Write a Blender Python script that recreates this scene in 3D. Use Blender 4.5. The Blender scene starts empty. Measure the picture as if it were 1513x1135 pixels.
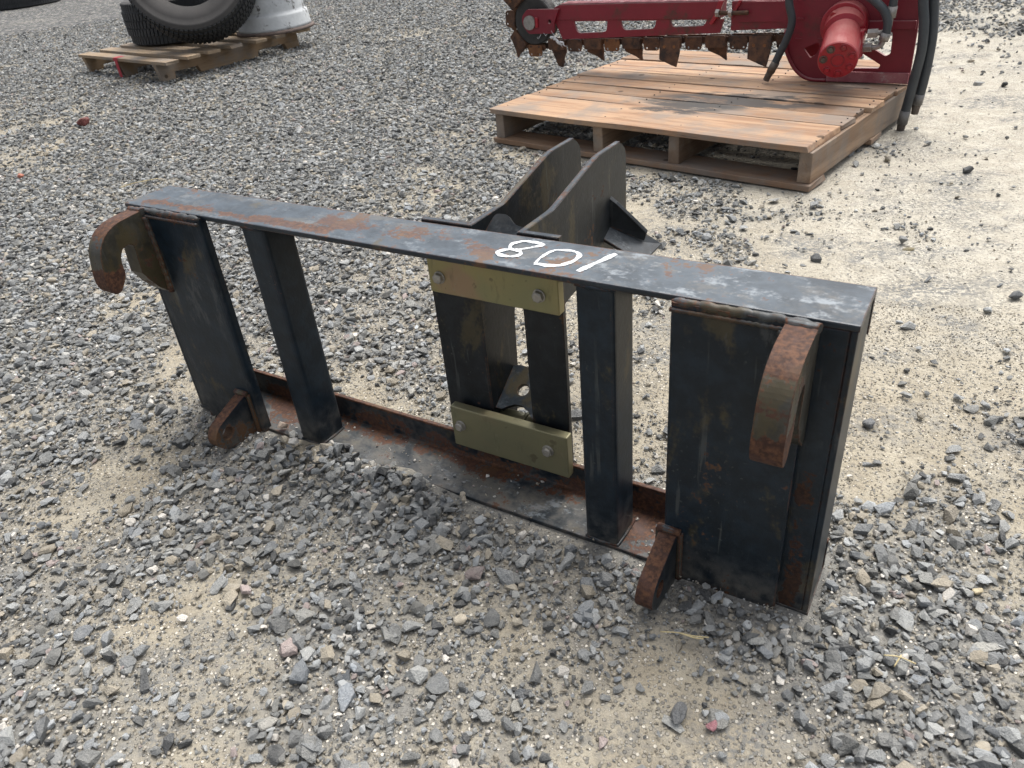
import bpy, bmesh, math, random
import numpy as np
from mathutils import Matrix, Vector, Euler
from mathutils.geometry import tessellate_polygon

random.seed(7)
rng = np.random.default_rng(11)
PI = math.pi
scene = bpy.context.scene
col = scene.collection

# ------------------------------------------------------------------ camera
cam_d = bpy.data.cameras.new('camera')
cam = bpy.data.objects.new('camera', cam_d)
col.objects.link(cam)
CAM_H, PITCH, ROLL, FPX = 0.8291, 0.5834, -0.1223, 1123.1
fwd = Vector((0, math.cos(PITCH), -math.sin(PITCH)))
rt = Vector((1, 0, 0))
up = rt.cross(fwd)
r2 = rt * math.cos(ROLL) + up * math.sin(ROLL)
u2 = -rt * math.sin(ROLL) + up * math.cos(ROLL)
cam.matrix_world = Matrix(((r2.x, u2.x, -fwd.x, 0), (r2.y, u2.y, -fwd.y, 0), (r2.z, u2.z, -fwd.z, CAM_H), (0, 0, 0, 1)))
cam_d.sensor_width = 36.0
cam_d.lens = FPX / 1513.0 * 36.0
cam_d.clip_start = 0.02
cam_d.clip_end = 2000
cam_d.dof.use_dof = True
cam_d.dof.focus_distance = 1.5
cam_d.dof.aperture_fstop = (cam_d.lens / 1000.0) / 0.0020
scene.camera = cam

# ------------------------------------------------------------------ light: bright overcast day
SUN_EL, SUN_AZ = math.radians(66), math.radians(40)      # azimuth from +Y towards +X: light comes from behind the frame
world = bpy.data.worlds.new('World')
scene.world = world
world.use_nodes = True
wn, wl = world.node_tree.nodes, world.node_tree.links
wn.clear()
sky = wn.new('ShaderNodeTexSky'); sky.sky_type = 'NISHITA'; sky.sun_disc = False
sky.sun_elevation = SUN_EL; sky.sun_rotation = SUN_AZ
sky.air_density = 1.0; sky.dust_density = 6.0; sky.ozone_density = 0.6
hs = wn.new('ShaderNodeHueSaturation'); hs.inputs['Saturation'].default_value = 0.35
bg = wn.new('ShaderNodeBackground'); bg.inputs['Strength'].default_value = 0.13
wo = wn.new('ShaderNodeOutputWorld')
wl.new(sky.outputs[0], hs.inputs['Color']); wl.new(hs.outputs[0], bg.inputs['Color']); wl.new(bg.outputs[0], wo.inputs[0])
sun_d = bpy.data.lights.new('sun', 'SUN'); sun_d.energy = 1.5; sun_d.angle = math.radians(40); sun_d.color = (1, 0.97, 0.92)
sun = bpy.data.objects.new('sun', sun_d); col.objects.link(sun)
sdir = Vector((math.sin(SUN_AZ) * math.cos(SUN_EL), math.cos(SUN_AZ) * math.cos(SUN_EL), math.sin(SUN_EL)))
sun.rotation_euler = sdir.to_track_quat('Z', 'Y').to_euler()
sun.location = sdir * 20
scene.view_settings.view_transform = 'Standard'
scene.view_settings.look = 'None'
scene.view_settings.gamma = 1
scene.view_settings.use_curve_mapping = False
scene.view_settings.exposure = 0.92
scene.cycles.max_bounces = 5; scene.cycles.diffuse_bounces = 3; scene.cycles.glossy_bounces = 2

# ------------------------------------------------------------------ node helper
class NB:
    def __init__(s, name):
        s.m = bpy.data.materials.new(name); s.m.use_nodes = True
        s.t = s.m.node_tree; s.t.nodes.clear()
        s.out = s.n('ShaderNodeOutputMaterial'); s.b = s.n('ShaderNodeBsdfPrincipled')
        s.l(s.b.outputs[0], s.out.inputs[0])
    def n(s, k): return s.t.nodes.new(k)
    def l(s, a, b): s.t.links.new(a, b)
    def set(s, sock, v):
        if hasattr(v, 'is_output'): s.l(v, sock)
        elif isinstance(v, (tuple, list)) and len(v) == 3 and sock.type == 'RGBA': sock.default_value = (*v, 1)
        else: sock.default_value = v
    def coord(s, obj=None, which='Object'):
        t = s.n('ShaderNodeTexCoord')
        if obj is not None: t.object = obj
        return t.outputs[which]
    def scale(s, v, sc, loc=(0, 0, 0), rot=(0, 0, 0)):
        m = s.n('ShaderNodeMapping'); s.l(v, m.inputs[0])
        m.inputs['Scale'].default_value = sc if isinstance(sc, tuple) else (sc,) * 3
        m.inputs['Location'].default_value = loc; m.inputs['Rotation'].default_value = rot
        return m.outputs[0]
    def noise(s, v, sc, det=4, rough=.55, dist=0, out=0):
        t = s.n('ShaderNodeTexNoise'); s.l(v, t.inputs['Vector'])
        t.inputs['Scale'].default_value = sc; t.inputs['Detail'].default_value = det
        t.inputs['Roughness'].default_value = rough; t.inputs['Distortion'].default_value = dist
        return t.outputs[out]
    def voro(s, v, sc, feature='F1', out='Distance'):
        t = s.n('ShaderNodeTexVoronoi'); t.feature = feature; s.l(v, t.inputs['Vector']); t.inputs['Scale'].default_value = sc
        return t.outputs[out]
    def math(s, op, a, b=0.0, clamp=False):
        t = s.n('ShaderNodeMath'); t.operation = op; t.use_clamp = clamp
        s.set(t.inputs[0], a); s.set(t.inputs[1], b); return t.outputs[0]
    def mul(s, a, b): return s.math('MULTIPLY', a, b)
    def add(s, a, b): return s.math('ADD', a, b)
    def step(s, v, a, b, lo=0.0, hi=1.0):
        t = s.n('ShaderNodeMapRange'); t.interpolation_type = 'SMOOTHSTEP'; s.set(t.inputs[0], v)
        t.inputs[1].default_value = a; t.inputs[2].default_value = b; t.inputs[3].default_value = lo; t.inputs[4].default_value = hi
        return t.outputs[0]
    def mix(s, f, a, b, mode='MIX'):
        t = s.n('ShaderNodeMix'); t.data_type = 'RGBA'; t.blend_type = mode; t.clamp_factor = True
        s.set(t.inputs[0], f); s.set(t.inputs[6], a); s.set(t.inputs[7], b); return t.outputs[2]
    def sep(s, v):
        t = s.n('ShaderNodeSeparateXYZ'); s.l(v, t.inputs[0]); return t.outputs
    def bump(s, h, strength=.3, dist=.002, prev=None):
        t = s.n('ShaderNodeBump'); s.l(h, t.inputs['Height']); t.inputs['Strength'].default_value = strength
        t.inputs['Distance'].default_value = dist
        if prev is not None: s.l(prev, t.inputs['Normal'])
        return t.outputs[0]
    def attr(s, name, kind='GEOMETRY', out=0):
        t = s.n('ShaderNodeAttribute'); t.attribute_name = name; t.attribute_type = kind; return t.outputs[out]
    def box(s, xyz, x=None, y=None, z=None, soft=.01):
        m = None
        for k, lim in enumerate((x, y, z)):
            if lim is None: continue
            a = s.mul(s.step(xyz[k], lim[0] - soft, lim[0] + soft), s.step(xyz[k], lim[1] - soft, lim[1] + soft, 1, 0))
            m = a if m is None else s.mul(m, a)
        return m
    def fin(s, color=None, rough=None, normal=None, metal=None, spec=None):
        if color is not None: s.set(s.b.inputs['Base Color'], color)
        if rough is not None: s.set(s.b.inputs['Roughness'], rough)
        if normal is not None: s.l(normal, s.b.inputs['Normal'])
        if metal is not None: s.set(s.b.inputs['Metallic'], metal)
        if spec is not None: s.set(s.b.inputs['Specular IOR Level'], spec)
        return s.m

# ------------------------------------------------------------------ mesh helpers
def link(name, me, mat, parent=None):
    o = bpy.data.objects.new(name, me); col.objects.link(o)
    if mat is not None:
        me.materials.clear(); me.materials.append(mat)
    if parent is not None: o.parent = parent
    return o
def bev(o, w=.0015, seg=2, ang=35):
    m = o.modifiers.new('bevel', 'BEVEL'); m.width = w; m.segments = seg; m.limit_method = 'ANGLE'; m.angle_limit = math.radians(ang)
    return o
def tag(o, label, cat=None, group=None, kind=None):
    o['label'] = label
    if cat: o['category'] = cat
    if group: o['group'] = group
    if kind: o['kind'] = kind
    return o
def empty(name, loc=(0, 0, 0), rot=(0, 0, 0)):
    o = bpy.data.objects.new(name, None); col.objects.link(o); o.location = loc; o.rotation_euler = rot
    o.empty_display_size = .1
    return o
class MB:
    """collects geometry of one part"""
    def __init__(s): s.v = []; s.f = []; s.sm = []
    def raw(s, v, f, smooth=False):
        k = len(s.v); s.v += [tuple(p) for p in v]; s.f += [tuple(i + k for i in q) for q in f]; s.sm += [smooth] * len(f); return s
    def box(s, x0, x1, y0, y1, z0, z1, M=None):
        v = [Vector(p) for p in ((x0, y0, z0), (x1, y0, z0), (x1, y1, z0), (x0, y1, z0), (x0, y0, z1), (x1, y0, z1), (x1, y1, z1), (x0, y1, z1))]
        if M is not None: v = [M @ p for p in v]
        return s.raw(v, [(0, 3, 2, 1), (4, 5, 6, 7), (0, 1, 5, 4), (1, 2, 6, 5), (2, 3, 7, 6), (3, 0, 4, 7)])
    def prism(s, loops, ax, a, b, M=None):
        """polygon (outer loop + holes) in the plane across axis ax, extruded from a to b"""
        if not isinstance(loops[0][0], (tuple, list)): loops = [loops]
        def P(p, t): return {0: (t, p[0], p[1]), 1: (p[0], t, p[1]), 2: (p[0], p[1], t)}[ax]
        def area(l): return sum(l[i][0] * l[(i + 1) % len(l)][1] - l[(i + 1) % len(l)][0] * l[i][1] for i in range(len(l)))
        ls = []
        for i, l in enumerate(loops):
            l = list(l); A = area(l)
            if (A < 0) == (i == 0): l.reverse()
            ls.append(l)
        flat = [p for l in ls for p in l]; n = len(flat)
        tris = tessellate_polygon([[Vector((p[0], p[1], 0)) for p in l] for l in ls])
        v = [Vector(P(p, a)) for p in flat] + [Vector(P(p, b)) for p in flat]
        if M is not None: v = [M @ p for p in v]
        fl = (ax == 1)
        f = []
        for t in tris:
            t = list(t)
            pa = [flat[i] for i in t]
            if area(pa) < 0: t.reverse()
            up_, dn = tuple(i + n for i in t), tuple(reversed(t))
            f += [up_, dn]
        k = 0
        for l in ls:
            m = len(l)
            for i in range(m):
                j = (i + 1) % m
                f.append((k + i, k + j, k + j + n, k + i + n))
            k += m
        if (b < a) != fl: f = [tuple(reversed(q)) for q in f]
        return s.raw(v, f)
    def cyl(s, p0, p1, r0, r1=None, seg=16, smooth=False):
        r1 = r0 if r1 is None else r1
        p0, p1 = Vector(p0), Vector(p1); d = (p1 - p0).normalized()
        a = d.orthogonal().normalized(); b = d.cross(a)
        v = []
        for p, r in ((p0, r0), (p1, r1)):
            for i in range(seg):
                t = 2 * PI * i / seg; v.append(p + (a * math.cos(t) + b * math.sin(t)) * r)
        k = len(s.v); s.v += [tuple(q) for q in v]
        for i in range(seg):
            j = (i + 1) % seg; s.f.append((k + i, k + j, k + seg + j, k + seg + i)); s.sm.append(smooth)
        s.f.append(tuple(k + i for i in reversed(range(seg)))); s.f.append(tuple(k + seg + i for i in range(seg))); s.sm += [False, False]
        return s
    def tube(s, pts, r, seg=10):
        pts = [Vector(p) for p in pts]; n = len(pts); k = len(s.v)
        rr = r if isinstance(r, (list, tuple)) else [r] * n
        up_ = None
        for i, p in enumerate(pts):
            d = (pts[min(i + 1, n - 1)] - pts[max(i - 1, 0)]).normalized()
            if up_ is None: a = d.orthogonal().normalized()
            else: a = (up_ - d * up_.dot(d)).normalized()
            up_ = a; b = d.cross(a)
            for q in range(seg):
                t = 2 * PI * q / seg; s.v.append(tuple(p + (a * math.cos(t) + b * math.sin(t)) * rr[i]))
        for i in range(n - 1):
            for q in range(seg):
                w = (q + 1) % seg; s.f.append((k + i * seg + q, k + i * seg + w, k + (i + 1) * seg + w, k + (i + 1) * seg + q)); s.sm.append(True)
        s.f.append(tuple(k + q for q in reversed(range(seg)))); s.f.append(tuple(k + (n - 1) * seg + q for q in range(seg))); s.sm += [False, False]
        return s
    def lathe(s, prof, seg=64, M=None, closed=True, smooth=True):
        """profile (r,z) about z"""
        k = len(s.v); n = len(prof)
        for i in range(seg):
            t = 2 * PI * i / seg
            for r, z in prof:
                p = Vector((r * math.cos(t), r * math.sin(t), z))
                s.v.append(tuple(M @ p if M is not None else p))
        for i in range(seg):
            j = (i + 1) % seg
            for q in range(n if closed else n - 1):
                w = (q + 1) % n
                s.f.append((k + i * n + q, k + j * n + q, k + j * n + w, k + i * n + w)); s.sm.append(smooth)
        return s
    def mesh(s, name):
        me = bpy.data.meshes.new(name); me.from_pydata(s.v, [], s.f)
        me.polygons.foreach_set('use_smooth', s.sm)
        bm = bmesh.new(); bm.from_mesh(me); bmesh.ops.recalc_face_normals(bm, faces=bm.faces); bm.to_mesh(me); bm.free()
        me.update(); return me
    def build(s, name, mat, parent=None): return link(name, s.mesh(name), mat, parent)
def spline(pts, n=8):
    """Catmull-Rom through pts"""
    P = [Vector(p) for p in pts]; P = [P[0] * 2 - P[1]] + P + [P[-1] * 2 - P[-2]]; out = []
    for i in range(1, len(P) - 2):
        for k in range(n):
            t = k / n; a, b, c, d = P[i - 1], P[i], P[i + 1], P[i + 2]
            out.append(.5 * ((2 * b) + (c - a) * t + (2 * a - 5 * b + 4 * c - d) * t * t + (3 * b - a - 3 * c + d) * t ** 3))
    out.append(P[-2]); return out
def arc(cx, cy, r, a0, a1, n): return [(cx + r * math.cos(math.radians(a0 + (a1 - a0) * i / n)), cy + r * math.sin(math.radians(a0 + (a1 - a0) * i / n))) for i in range(n + 1)]
def circ(cx, cy, r, n=16): return arc(cx, cy, r, 0, 360, n)[:-1]
def rounded(pts, r, n=3):
    """round the corners of a polygon"""
    out = []; m = len(pts)
    for i in range(m):
        p, a, b = Vector(pts[i]), Vector(pts[i - 1]), Vector(pts[(i + 1) % m])
        ri = r[i] if isinstance(r, (list, tuple)) else r
        if ri <= 0: out.append(tuple(p)); continue
        ri = min(ri, (a - p).length * .45, (b - p).length * .45)
        s0 = p + (a - p).normalized() * ri; s1 = p + (b - p).normalized() * ri
        for k in range(n + 1):
            t = k / n; out.append(tuple(s0 * (1 - t) ** 2 + p * 2 * t * (1 - t) + s1 * t * t))
    return out

# ------------------------------------------------------------------ materials
def steel(name, rust=.5, stain=.5, dust=.6, base=(.0035, .0090, .0150), extra=None, rough=.40, dust_sheen=(.052, .070, .088), edge=1.0, spec=.34, rmul=1.0):
    """worn blue-black paint: rust blooms, brown smears, upward faces with dust and painted sky sheen, scuffs"""
    b = NB(name); v = b.coord(); xyz = b.sep(v)
    geo = b.n('ShaderNodeNewGeometry'); nz = b.sep(geo.outputs['Normal'])[2]
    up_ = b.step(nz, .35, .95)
    n1 = b.noise(v, 8, 5, .62); n2 = b.noise(v, 38, 5, .65); n3 = b.noise(v, 170, 3, .6)
    c = b.mix(b.step(n2, .35, .7), base, tuple(x * 1.8 + .002 for x in base))
    # upward faces: dust, tinted bluish to paint in the sky's reflection
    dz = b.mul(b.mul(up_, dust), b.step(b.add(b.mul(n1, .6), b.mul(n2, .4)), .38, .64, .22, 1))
    c = b.mix(dz, c, dust_sheen)
    c = b.mix(b.mul(b.mul(up_, dust), b.step(b.add(b.noise(b.scale(v, (1, 1.6, 1), (8, 3, 1)), 11, 4, .65), b.mul(b.add(n3, -.5), .3)), .50, .66, 0, .55)), c, (.105, .098, .085))
    wm = b.mul(b.mul(up_, dust), b.step(b.add(b.mul(b.noise(b.scale(v, (1, 2.2, 1), (3, 1, 0)), 16, 4, .7), .7), b.mul(n3, .3)), .51, .66))
    wm = b.mul(wm, b.step(xyz[0], .3, 1.0, .35, 1))
    c = b.mix(wm, c, (.19, .215, .235))
    # brown-olive smears
    sm = b.noise(b.scale(v, (1, 1, .5), (5, 2, 7)), 11, 5, .62, .4)
    t = .68 - .17 * stain
    c = b.mix(b.step(b.add(sm, b.mul(b.add(n3, -.5), .12)), t, t + .09, 0, .8), c, b.mix(n2, (.042, .032, .015), (.080, .065, .034)))
    # fine pale speckle
    c = b.mix(b.mul(b.step(n3, .62, .74, 0, .55), b.step(n1, .48, .62)), c, (.075, .08, .08))
    # pale rubbed patches
    pt = b.mul(b.step(b.noise(b.scale(v, 1, (2, 7, 4)), 6.5, 3, .5), .56, .66), b.step(b.noise(b.scale(v, (40, 40, 14), (1, 2, 3), (.3, .2, .5)), 1.0, 5, .75), .50, .64, 0, .6))
    c = b.mix(pt, c, (.070, .076, .078))
    # thin scratches and road dust low down
    scr = b.noise(b.scale(v, (90, 90, 5), rot=(.2, .3, .1)), 1.0, 3, .6)
    c = b.mix(b.mul(b.step(scr, .63, .70, 0, .45), b.step(n1, .42, .6)), c, (.085, .09, .085))
    c = b.mix(b.mul(b.step(xyz[2], .10, .0), b.step(b.add(n2, b.mul(n1, .6)), .62, 1.05, 0, .55)), c, (.16, .14, .11))
    # rust
    rn = b.add(b.mul(n1, 1.15), b.add(b.mul(n2, .85), b.mul(n3, .45)))          # mean about 1.22
    rn = b.add(rn, -.725)
    bv = b.n('ShaderNodeBevel'); bv.samples = 4; bv.inputs[0].default_value = .0035
    dt = b.n('ShaderNodeVectorMath'); dt.operation = 'DOT_PRODUCT'; b.l(bv.outputs[0], dt.inputs[0]); b.l(geo.outputs['True Normal'], dt.inputs[1])
    em = b.step(dt.outputs['Value'], .985, .90)
    rn = b.add(rn, b.mul(em, .26 * edge))
    if extra is not None: rn = b.add(rn, extra(b, v, xyz, nz))
    rm = b.step(rn, .90 - .55 * rust, 1.0 - .55 * rust)
    rc = b.mix(b.step(n3, .35, .7), (.040, .019, .013), (.115, .052, .027))
    rc = b.mix(b.step(n2, .48, .68, 0, .8), rc, (.062, .032, .026))
    rc = b.mix(b.step(n1, .55, .7, 0, .6), rc, (.105, .060, .028))
    if rmul != 1.0: rc = b.mix(1.0, rc, (rmul,) * 3, 'MULTIPLY')
    c = b.mix(rm, c, rc)
    ro = b.mix(rm, (rough,) * 3, (.85,) * 3); ro = b.mix(dz, ro, (.5,) * 3)
    nb = b.bump(b.add(n3, n2), .3, .0010)
    return b.fin(c, b.math('ADD', ro, 0), nb, 0, spec)

def rail_rust(b, v, xyz, nz):      # a rubbed strip near the front edge of the top rail, mostly towards its left half, and rusty arrises
    a = b.box(xyz, x=(.03, .46), y=(.010, .032), soft=.012)
    e = b.box(xyz, x=(.40, .74), y=(.032, .064), soft=.02)
    ed = b.box(xyz, y=(.0935, .12), soft=.0015)
    fe = b.box(xyz, x=(.0, .62), y=(-.02, .0015), z=(.40, .425), soft=.002)
    return b.add(b.add(b.mul(a, .32), b.mul(e, .16)), b.add(b.mul(ed, .5), b.mul(fe, .3)))
def bottom_rust(b, v, xyz, nz):
    a = b.box(xyz, x=(.10, 1.2), y=(.058, .094), z=(-.01, .04), soft=.012)
    r = b.box(xyz, x=(.90, 1.0), y=(0, .1), soft=.02)
    l = b.box(xyz, x=(.15, .30), y=(.02, .1), soft=.03)
    t = b.box(xyz, z=(.053, .07), soft=.001)
    return b.add(b.add(b.mul(a, .22), b.mul(r, .26)), b.add(b.mul(t, .4), b.mul(l, .2)))
def post_rust(b, v, xyz, nz):
    return b.add(b.mul(b.box(xyz, x=(1.149, 1.171), z=(-.02, .24), soft=.006), .30), b.mul(b.box(xyz, x=(1.14, 1.18), z=(.36, .44), soft=.02), .2))
def hook_rust(b, v, xyz, nz):
    lo = b.mul(b.step(xyz[2], .375, .340), b.step(xyz[1], -.075, -.085)); hi = b.step(xyz[2], .405, .425)
    return b.add(b.mul(lo, .48), b.mul(b.mul(hi, b.step(nz, .1, .6)), .42))
def plate_rust(b, v, xyz, nz):
    return b.add(b.mul(b.step(xyz[2], .405, .432), .28), b.mul(b.step(xyz[2], .03, .0), .2))
M_rail = steel('painted_steel_rail', .50, .35, 1.0, extra=rail_rust, rough=.33, dust_sheen=(.060, .080, .100), spec=.5)  # blue in the dust colour is painted sky reflection on the rail top
M_bottom = steel('painted_steel_bottom', .48, .5, .95, extra=bottom_rust, dust_sheen=(.075, .080, .082))
M_post = steel('painted_steel_post', .34, .8, .4, extra=post_rust, rmul=.5)
M_plate = steel('painted_steel_plate', .30, .76, .4, extra=plate_rust)
M_tube = steel('painted_steel_tube', .30, .45, .4)
M_carr = steel('painted_steel_carriage', .30, .75, .55, base=(.0065, .0085, .0105))
M_hook = steel('painted_steel_hook', .48, 1.4, .55, extra=hook_rust, base=(.030, .028, .022))
def lug_rust(b, v, xyz, nz):      # bare rusty rim, painted cheeks
    ax_ = b.math('ABSOLUTE', b.sep(b.coord(which='Normal'))[0])
    return b.mul(b.step(ax_, .9, .4), .55)
M_lug = steel('rusty_steel_lug', .42, .6, .3, extra=lug_rust, edge=.6)
M_weld = steel('weld_bead', .56, 1.2, .7, base=(.030, .030, .028), rough=.5)
M_edge = steel('rusty_cut_edge', .62, .9, .5, rmul=.9)

def simple(name, c1, c2, rough=.5, metal=0, sc=20, bumps=.2, c3=None, t3=(.6, .7), spec=.5, top=None):
    b = NB(name); v = b.coord(); n = b.noise(v, sc, 6, .6); m = b.noise(v, sc * 6, 4, .6)
    c = b.mix(b.step(b.add(b.mul(n, .7), b.mul(m, .3)), .35, .65), c1, c2)
    if c3: c = b.mix(b.step(b.add(b.mul(b.noise(b.scale(v, 1, (4, 7, 1)), sc * .7, 6, .65), .75), b.mul(m, .25)), *t3), c, c3)
    if top:                                        # settled dust on faces that look up
        nz = b.sep(b.n('ShaderNodeNewGeometry').outputs['Normal'])[2]
        c = b.mix(b.mul(b.step(nz, .2, .9), b.step(b.add(n, b.mul(m, .4)), .45, .85, .35, .95)), c, top)
    return b.fin(c, rough, b.bump(b.add(n, m), bumps, .001), metal, spec)
M_zinc_hi = None
def zinc(name, a, c, d):
    b = NB(name); v = b.coord(); n = b.noise(v, 9, 4, .5); m = b.noise(v, 60, 5, .6); x = b.sep(v)
    k = b.mix(b.step(n, .35, .65), a, c)
    k = b.mix(b.step(b.noise(b.scale(v, 1, (9, 0, 3)), 13, 3, .5), .5, .68), k, d)
    k = b.mix(b.step(b.add(b.noise(b.scale(v, 1, (2, 5, 3)), 38, 3, .5), b.mul(m, .1)), .70, .75, 0, .6), k, (.09, .072, .045))
    k = b.mix(b.step(b.noise(b.scale(v, (1, 1, .3), (1, 6, 2)), 70, 4, .65), .56, .72, 0, .45), k, (.12, .105, .065))
    k = b.mix(b.step(m, .62, .75, 0, .3), k, (.3, .28, .2))
    return b.fin(k, .40, b.bump(m, .12, .0006), .45, .5)
M_zinc = zinc('yellow_zinc_plate', (.30, .255, .115), (.235, .225, .115), (.31, .215, .13))
M_zinc2 = zinc('olive_zinc_plate', (.215, .200, .115), (.190, .182, .110), (.225, .195, .115))
M_bolt = simple('zinc_bolt', (.42, .40, .36), (.30, .28, .25), .42, .6, 60)
M_white = simple('white_paint', (.72, .73, .74), (.58, .60, .62), .7, 0, 60, .3, c3=(.22, .24, .26), t3=(.56, .68))
M_red = simple('red_paint', (.150, .0055, .016), (.195, .008, .022), .48, 0, 8, .05, c3=(.075, .016, .016), t3=(.54, .68), top=(.30, .17, .16))
M_red_hi = simple('bright_red_paint', (.26, .007, .018), (.31, .010, .024), .33, 0, 14, .05, c3=(.17, .022, .025), t3=(.56, .68), top=(.36, .13, .12))
M_red_dusty = simple('dusty_red_paint', (.34, .13, .14), (.24, .06, .075), .7, 0, 22, .1, c3=(.42, .33, .32), t3=(.5, .68))
M_redboom = simple('boom_red_paint', (.170, .007, .018), (.20, .009, .022), .5, 0, 9, .06, c3=(.065, .026, .018), t3=(.50, .64), top=(.34, .22, .20))
M_rust = simple('rusted_chain_steel', (.055, .026, .016), (.125, .058, .028), .8, 0, 34, .5, c3=(.025, .016, .013), t3=(.48, .62))
M_rust_hi = simple('orange_rust_plate', (.19, .085, .032), (.13, .052, .022), .85, 0, 40, .5, c3=(.05, .026, .016), t3=(.55, .68))
M_dark = simple('dark_greasy_steel', (.017, .017, .017), (.03, .028, .026), .6, 0, 30, .3)
M_hose = simple('hose_rubber', (.030, .036, .042), (.042, .050, .056), .5, 0, 20, .1)
M_fit = simple('hose_fitting', (.33, .31, .29), (.22, .21, .20), .45, .5, 60, .2)
M_fit_d = simple('dirty_hose_fitting', (.12, .10, .085), (.07, .055, .045), .6, .2, 60, .2)
M_tyre = simple('tyre_rubber', (.019, .021, .024), (.030, .032, .034), .75, 0, 14, .15)
M_wall = simple('tyre_sidewall_rubber', (.034, .032, .031), (.046, .043, .041), .75, 0, 9, .1)
M_rim = simple('white_rim_paint', (.50, .52, .53), (.40, .42, .43), .5, 0, 12, .3, c3=(.10, .095, .09), t3=(.55, .62))
M_rimr = simple('rusty_rim_edge', (.12, .09, .075), (.07, .05, .045), .8, 0, 30, .4)
M_straw = simple('dry_straw', (.55, .46, .26), (.40, .33, .18), .8, 0, 50, .2)

def wood(name, a, c, dark, ref, axis, stain=False, scuff=.5):
    b = NB(name); v = b.coord(ref); oi = b.n('ShaderNodeObjectInfo'); r = oi.outputs['Random']
    sc = [26.0, 26.0, 26.0]; sc[axis] = 1.6
    cm = b.n('ShaderNodeCombineXYZ'); b.l(b.mul(r, 37.0), cm.inputs[0]); b.l(b.mul(r, 91.0), cm.inputs[1]); b.l(b.mul(r, 53.0), cm.inputs[2])
    va = b.n('ShaderNodeVectorMath'); va.operation = 'ADD'; b.l(v, va.inputs[0]); b.l(cm.outputs[0], va.inputs[1]); w = va.outputs[0]
    g = b.noise(b.scale(w, tuple(sc)), 1.0, 7, .65, .6); f = b.noise(b.scale(w, tuple(q * 5 for q in sc)), 1.0, 4, .6); n = b.noise(w, 9, 4, .6)
    k = b.mix(b.step(g, .36, .62), a, c)
    k = b.mix(b.step(r, .25, 1.0, 0, .62), k, dark)
    gr2 = b.noise(b.scale(w, tuple(q * 1.9 for q in sc), (7, 3, 5)), 1.0, 5, .7, 1.2); k = b.mix(b.step(gr2, .56, .70, 0, .6), k, dark)
    k = b.mix(b.step(f, .55, .75, 0, .55), k, dark)
    k = b.mix(b.step(n, .48, .72, 0, scuff), k, (.27, .225, .18))
    ck = b.noise(b.scale(w, tuple((3.2 if i == axis else 85.0) for i in range(3)), (1, 9, 4)), 1.0, 3, .6)
    k = b.mix(b.step(ck, .69, .73, 0, .8), k, tuple(x * .3 for x in dark))
    k = b.mix(b.step(b.noise(b.scale(w, 1.0, (3, 8, 2)), 4.0, 5, .65), .44, .62, 0, .72), k, (.19, .17, .15))
    kn = b.step(b.voro(b.scale(w, (1, 1, 1)), 7.0), .06, .10, .8, 0)
    k = b.mix(kn, k, tuple(x * .35 for x in dark))
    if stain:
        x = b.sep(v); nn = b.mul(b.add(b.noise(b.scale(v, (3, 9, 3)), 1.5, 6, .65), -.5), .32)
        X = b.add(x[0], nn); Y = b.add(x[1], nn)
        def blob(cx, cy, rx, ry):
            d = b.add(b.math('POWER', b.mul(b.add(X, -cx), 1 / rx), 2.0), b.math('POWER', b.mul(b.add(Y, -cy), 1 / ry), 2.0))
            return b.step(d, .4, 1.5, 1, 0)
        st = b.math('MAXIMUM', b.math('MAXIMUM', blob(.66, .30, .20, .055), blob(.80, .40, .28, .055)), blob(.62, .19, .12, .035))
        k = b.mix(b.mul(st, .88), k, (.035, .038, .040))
    return b.fin(k, .82, b.bump(b.add(b.mul(g, .6), b.mul(f, .4)), .5, .0016), 0, .3)

# ------------------------------------------------------------------ ground
def lattice(seed):
    t = np.random.default_rng(seed).random((512, 512)); return t
_L = [lattice(100 + i) for i in range(6)]
def vnoise(x, y, sc, k=0):
    x = x * sc + 91.3; y = y * sc + 57.7
    xi = np.floor(x).astype(int); yi = np.floor(y).astype(int); fx = x - xi; fy = y - yi
    fx = fx * fx * (3 - 2 * fx); fy = fy * fy * (3 - 2 * fy); L = _L[k]
    g = lambda a, c: L[a % 512, c % 512]
    return (g(xi, yi) * (1 - fx) + g(xi + 1, yi) * fx) * (1 - fy) + (g(xi, yi + 1) * (1 - fx) + g(xi + 1, yi + 1) * fx) * fy
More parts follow.
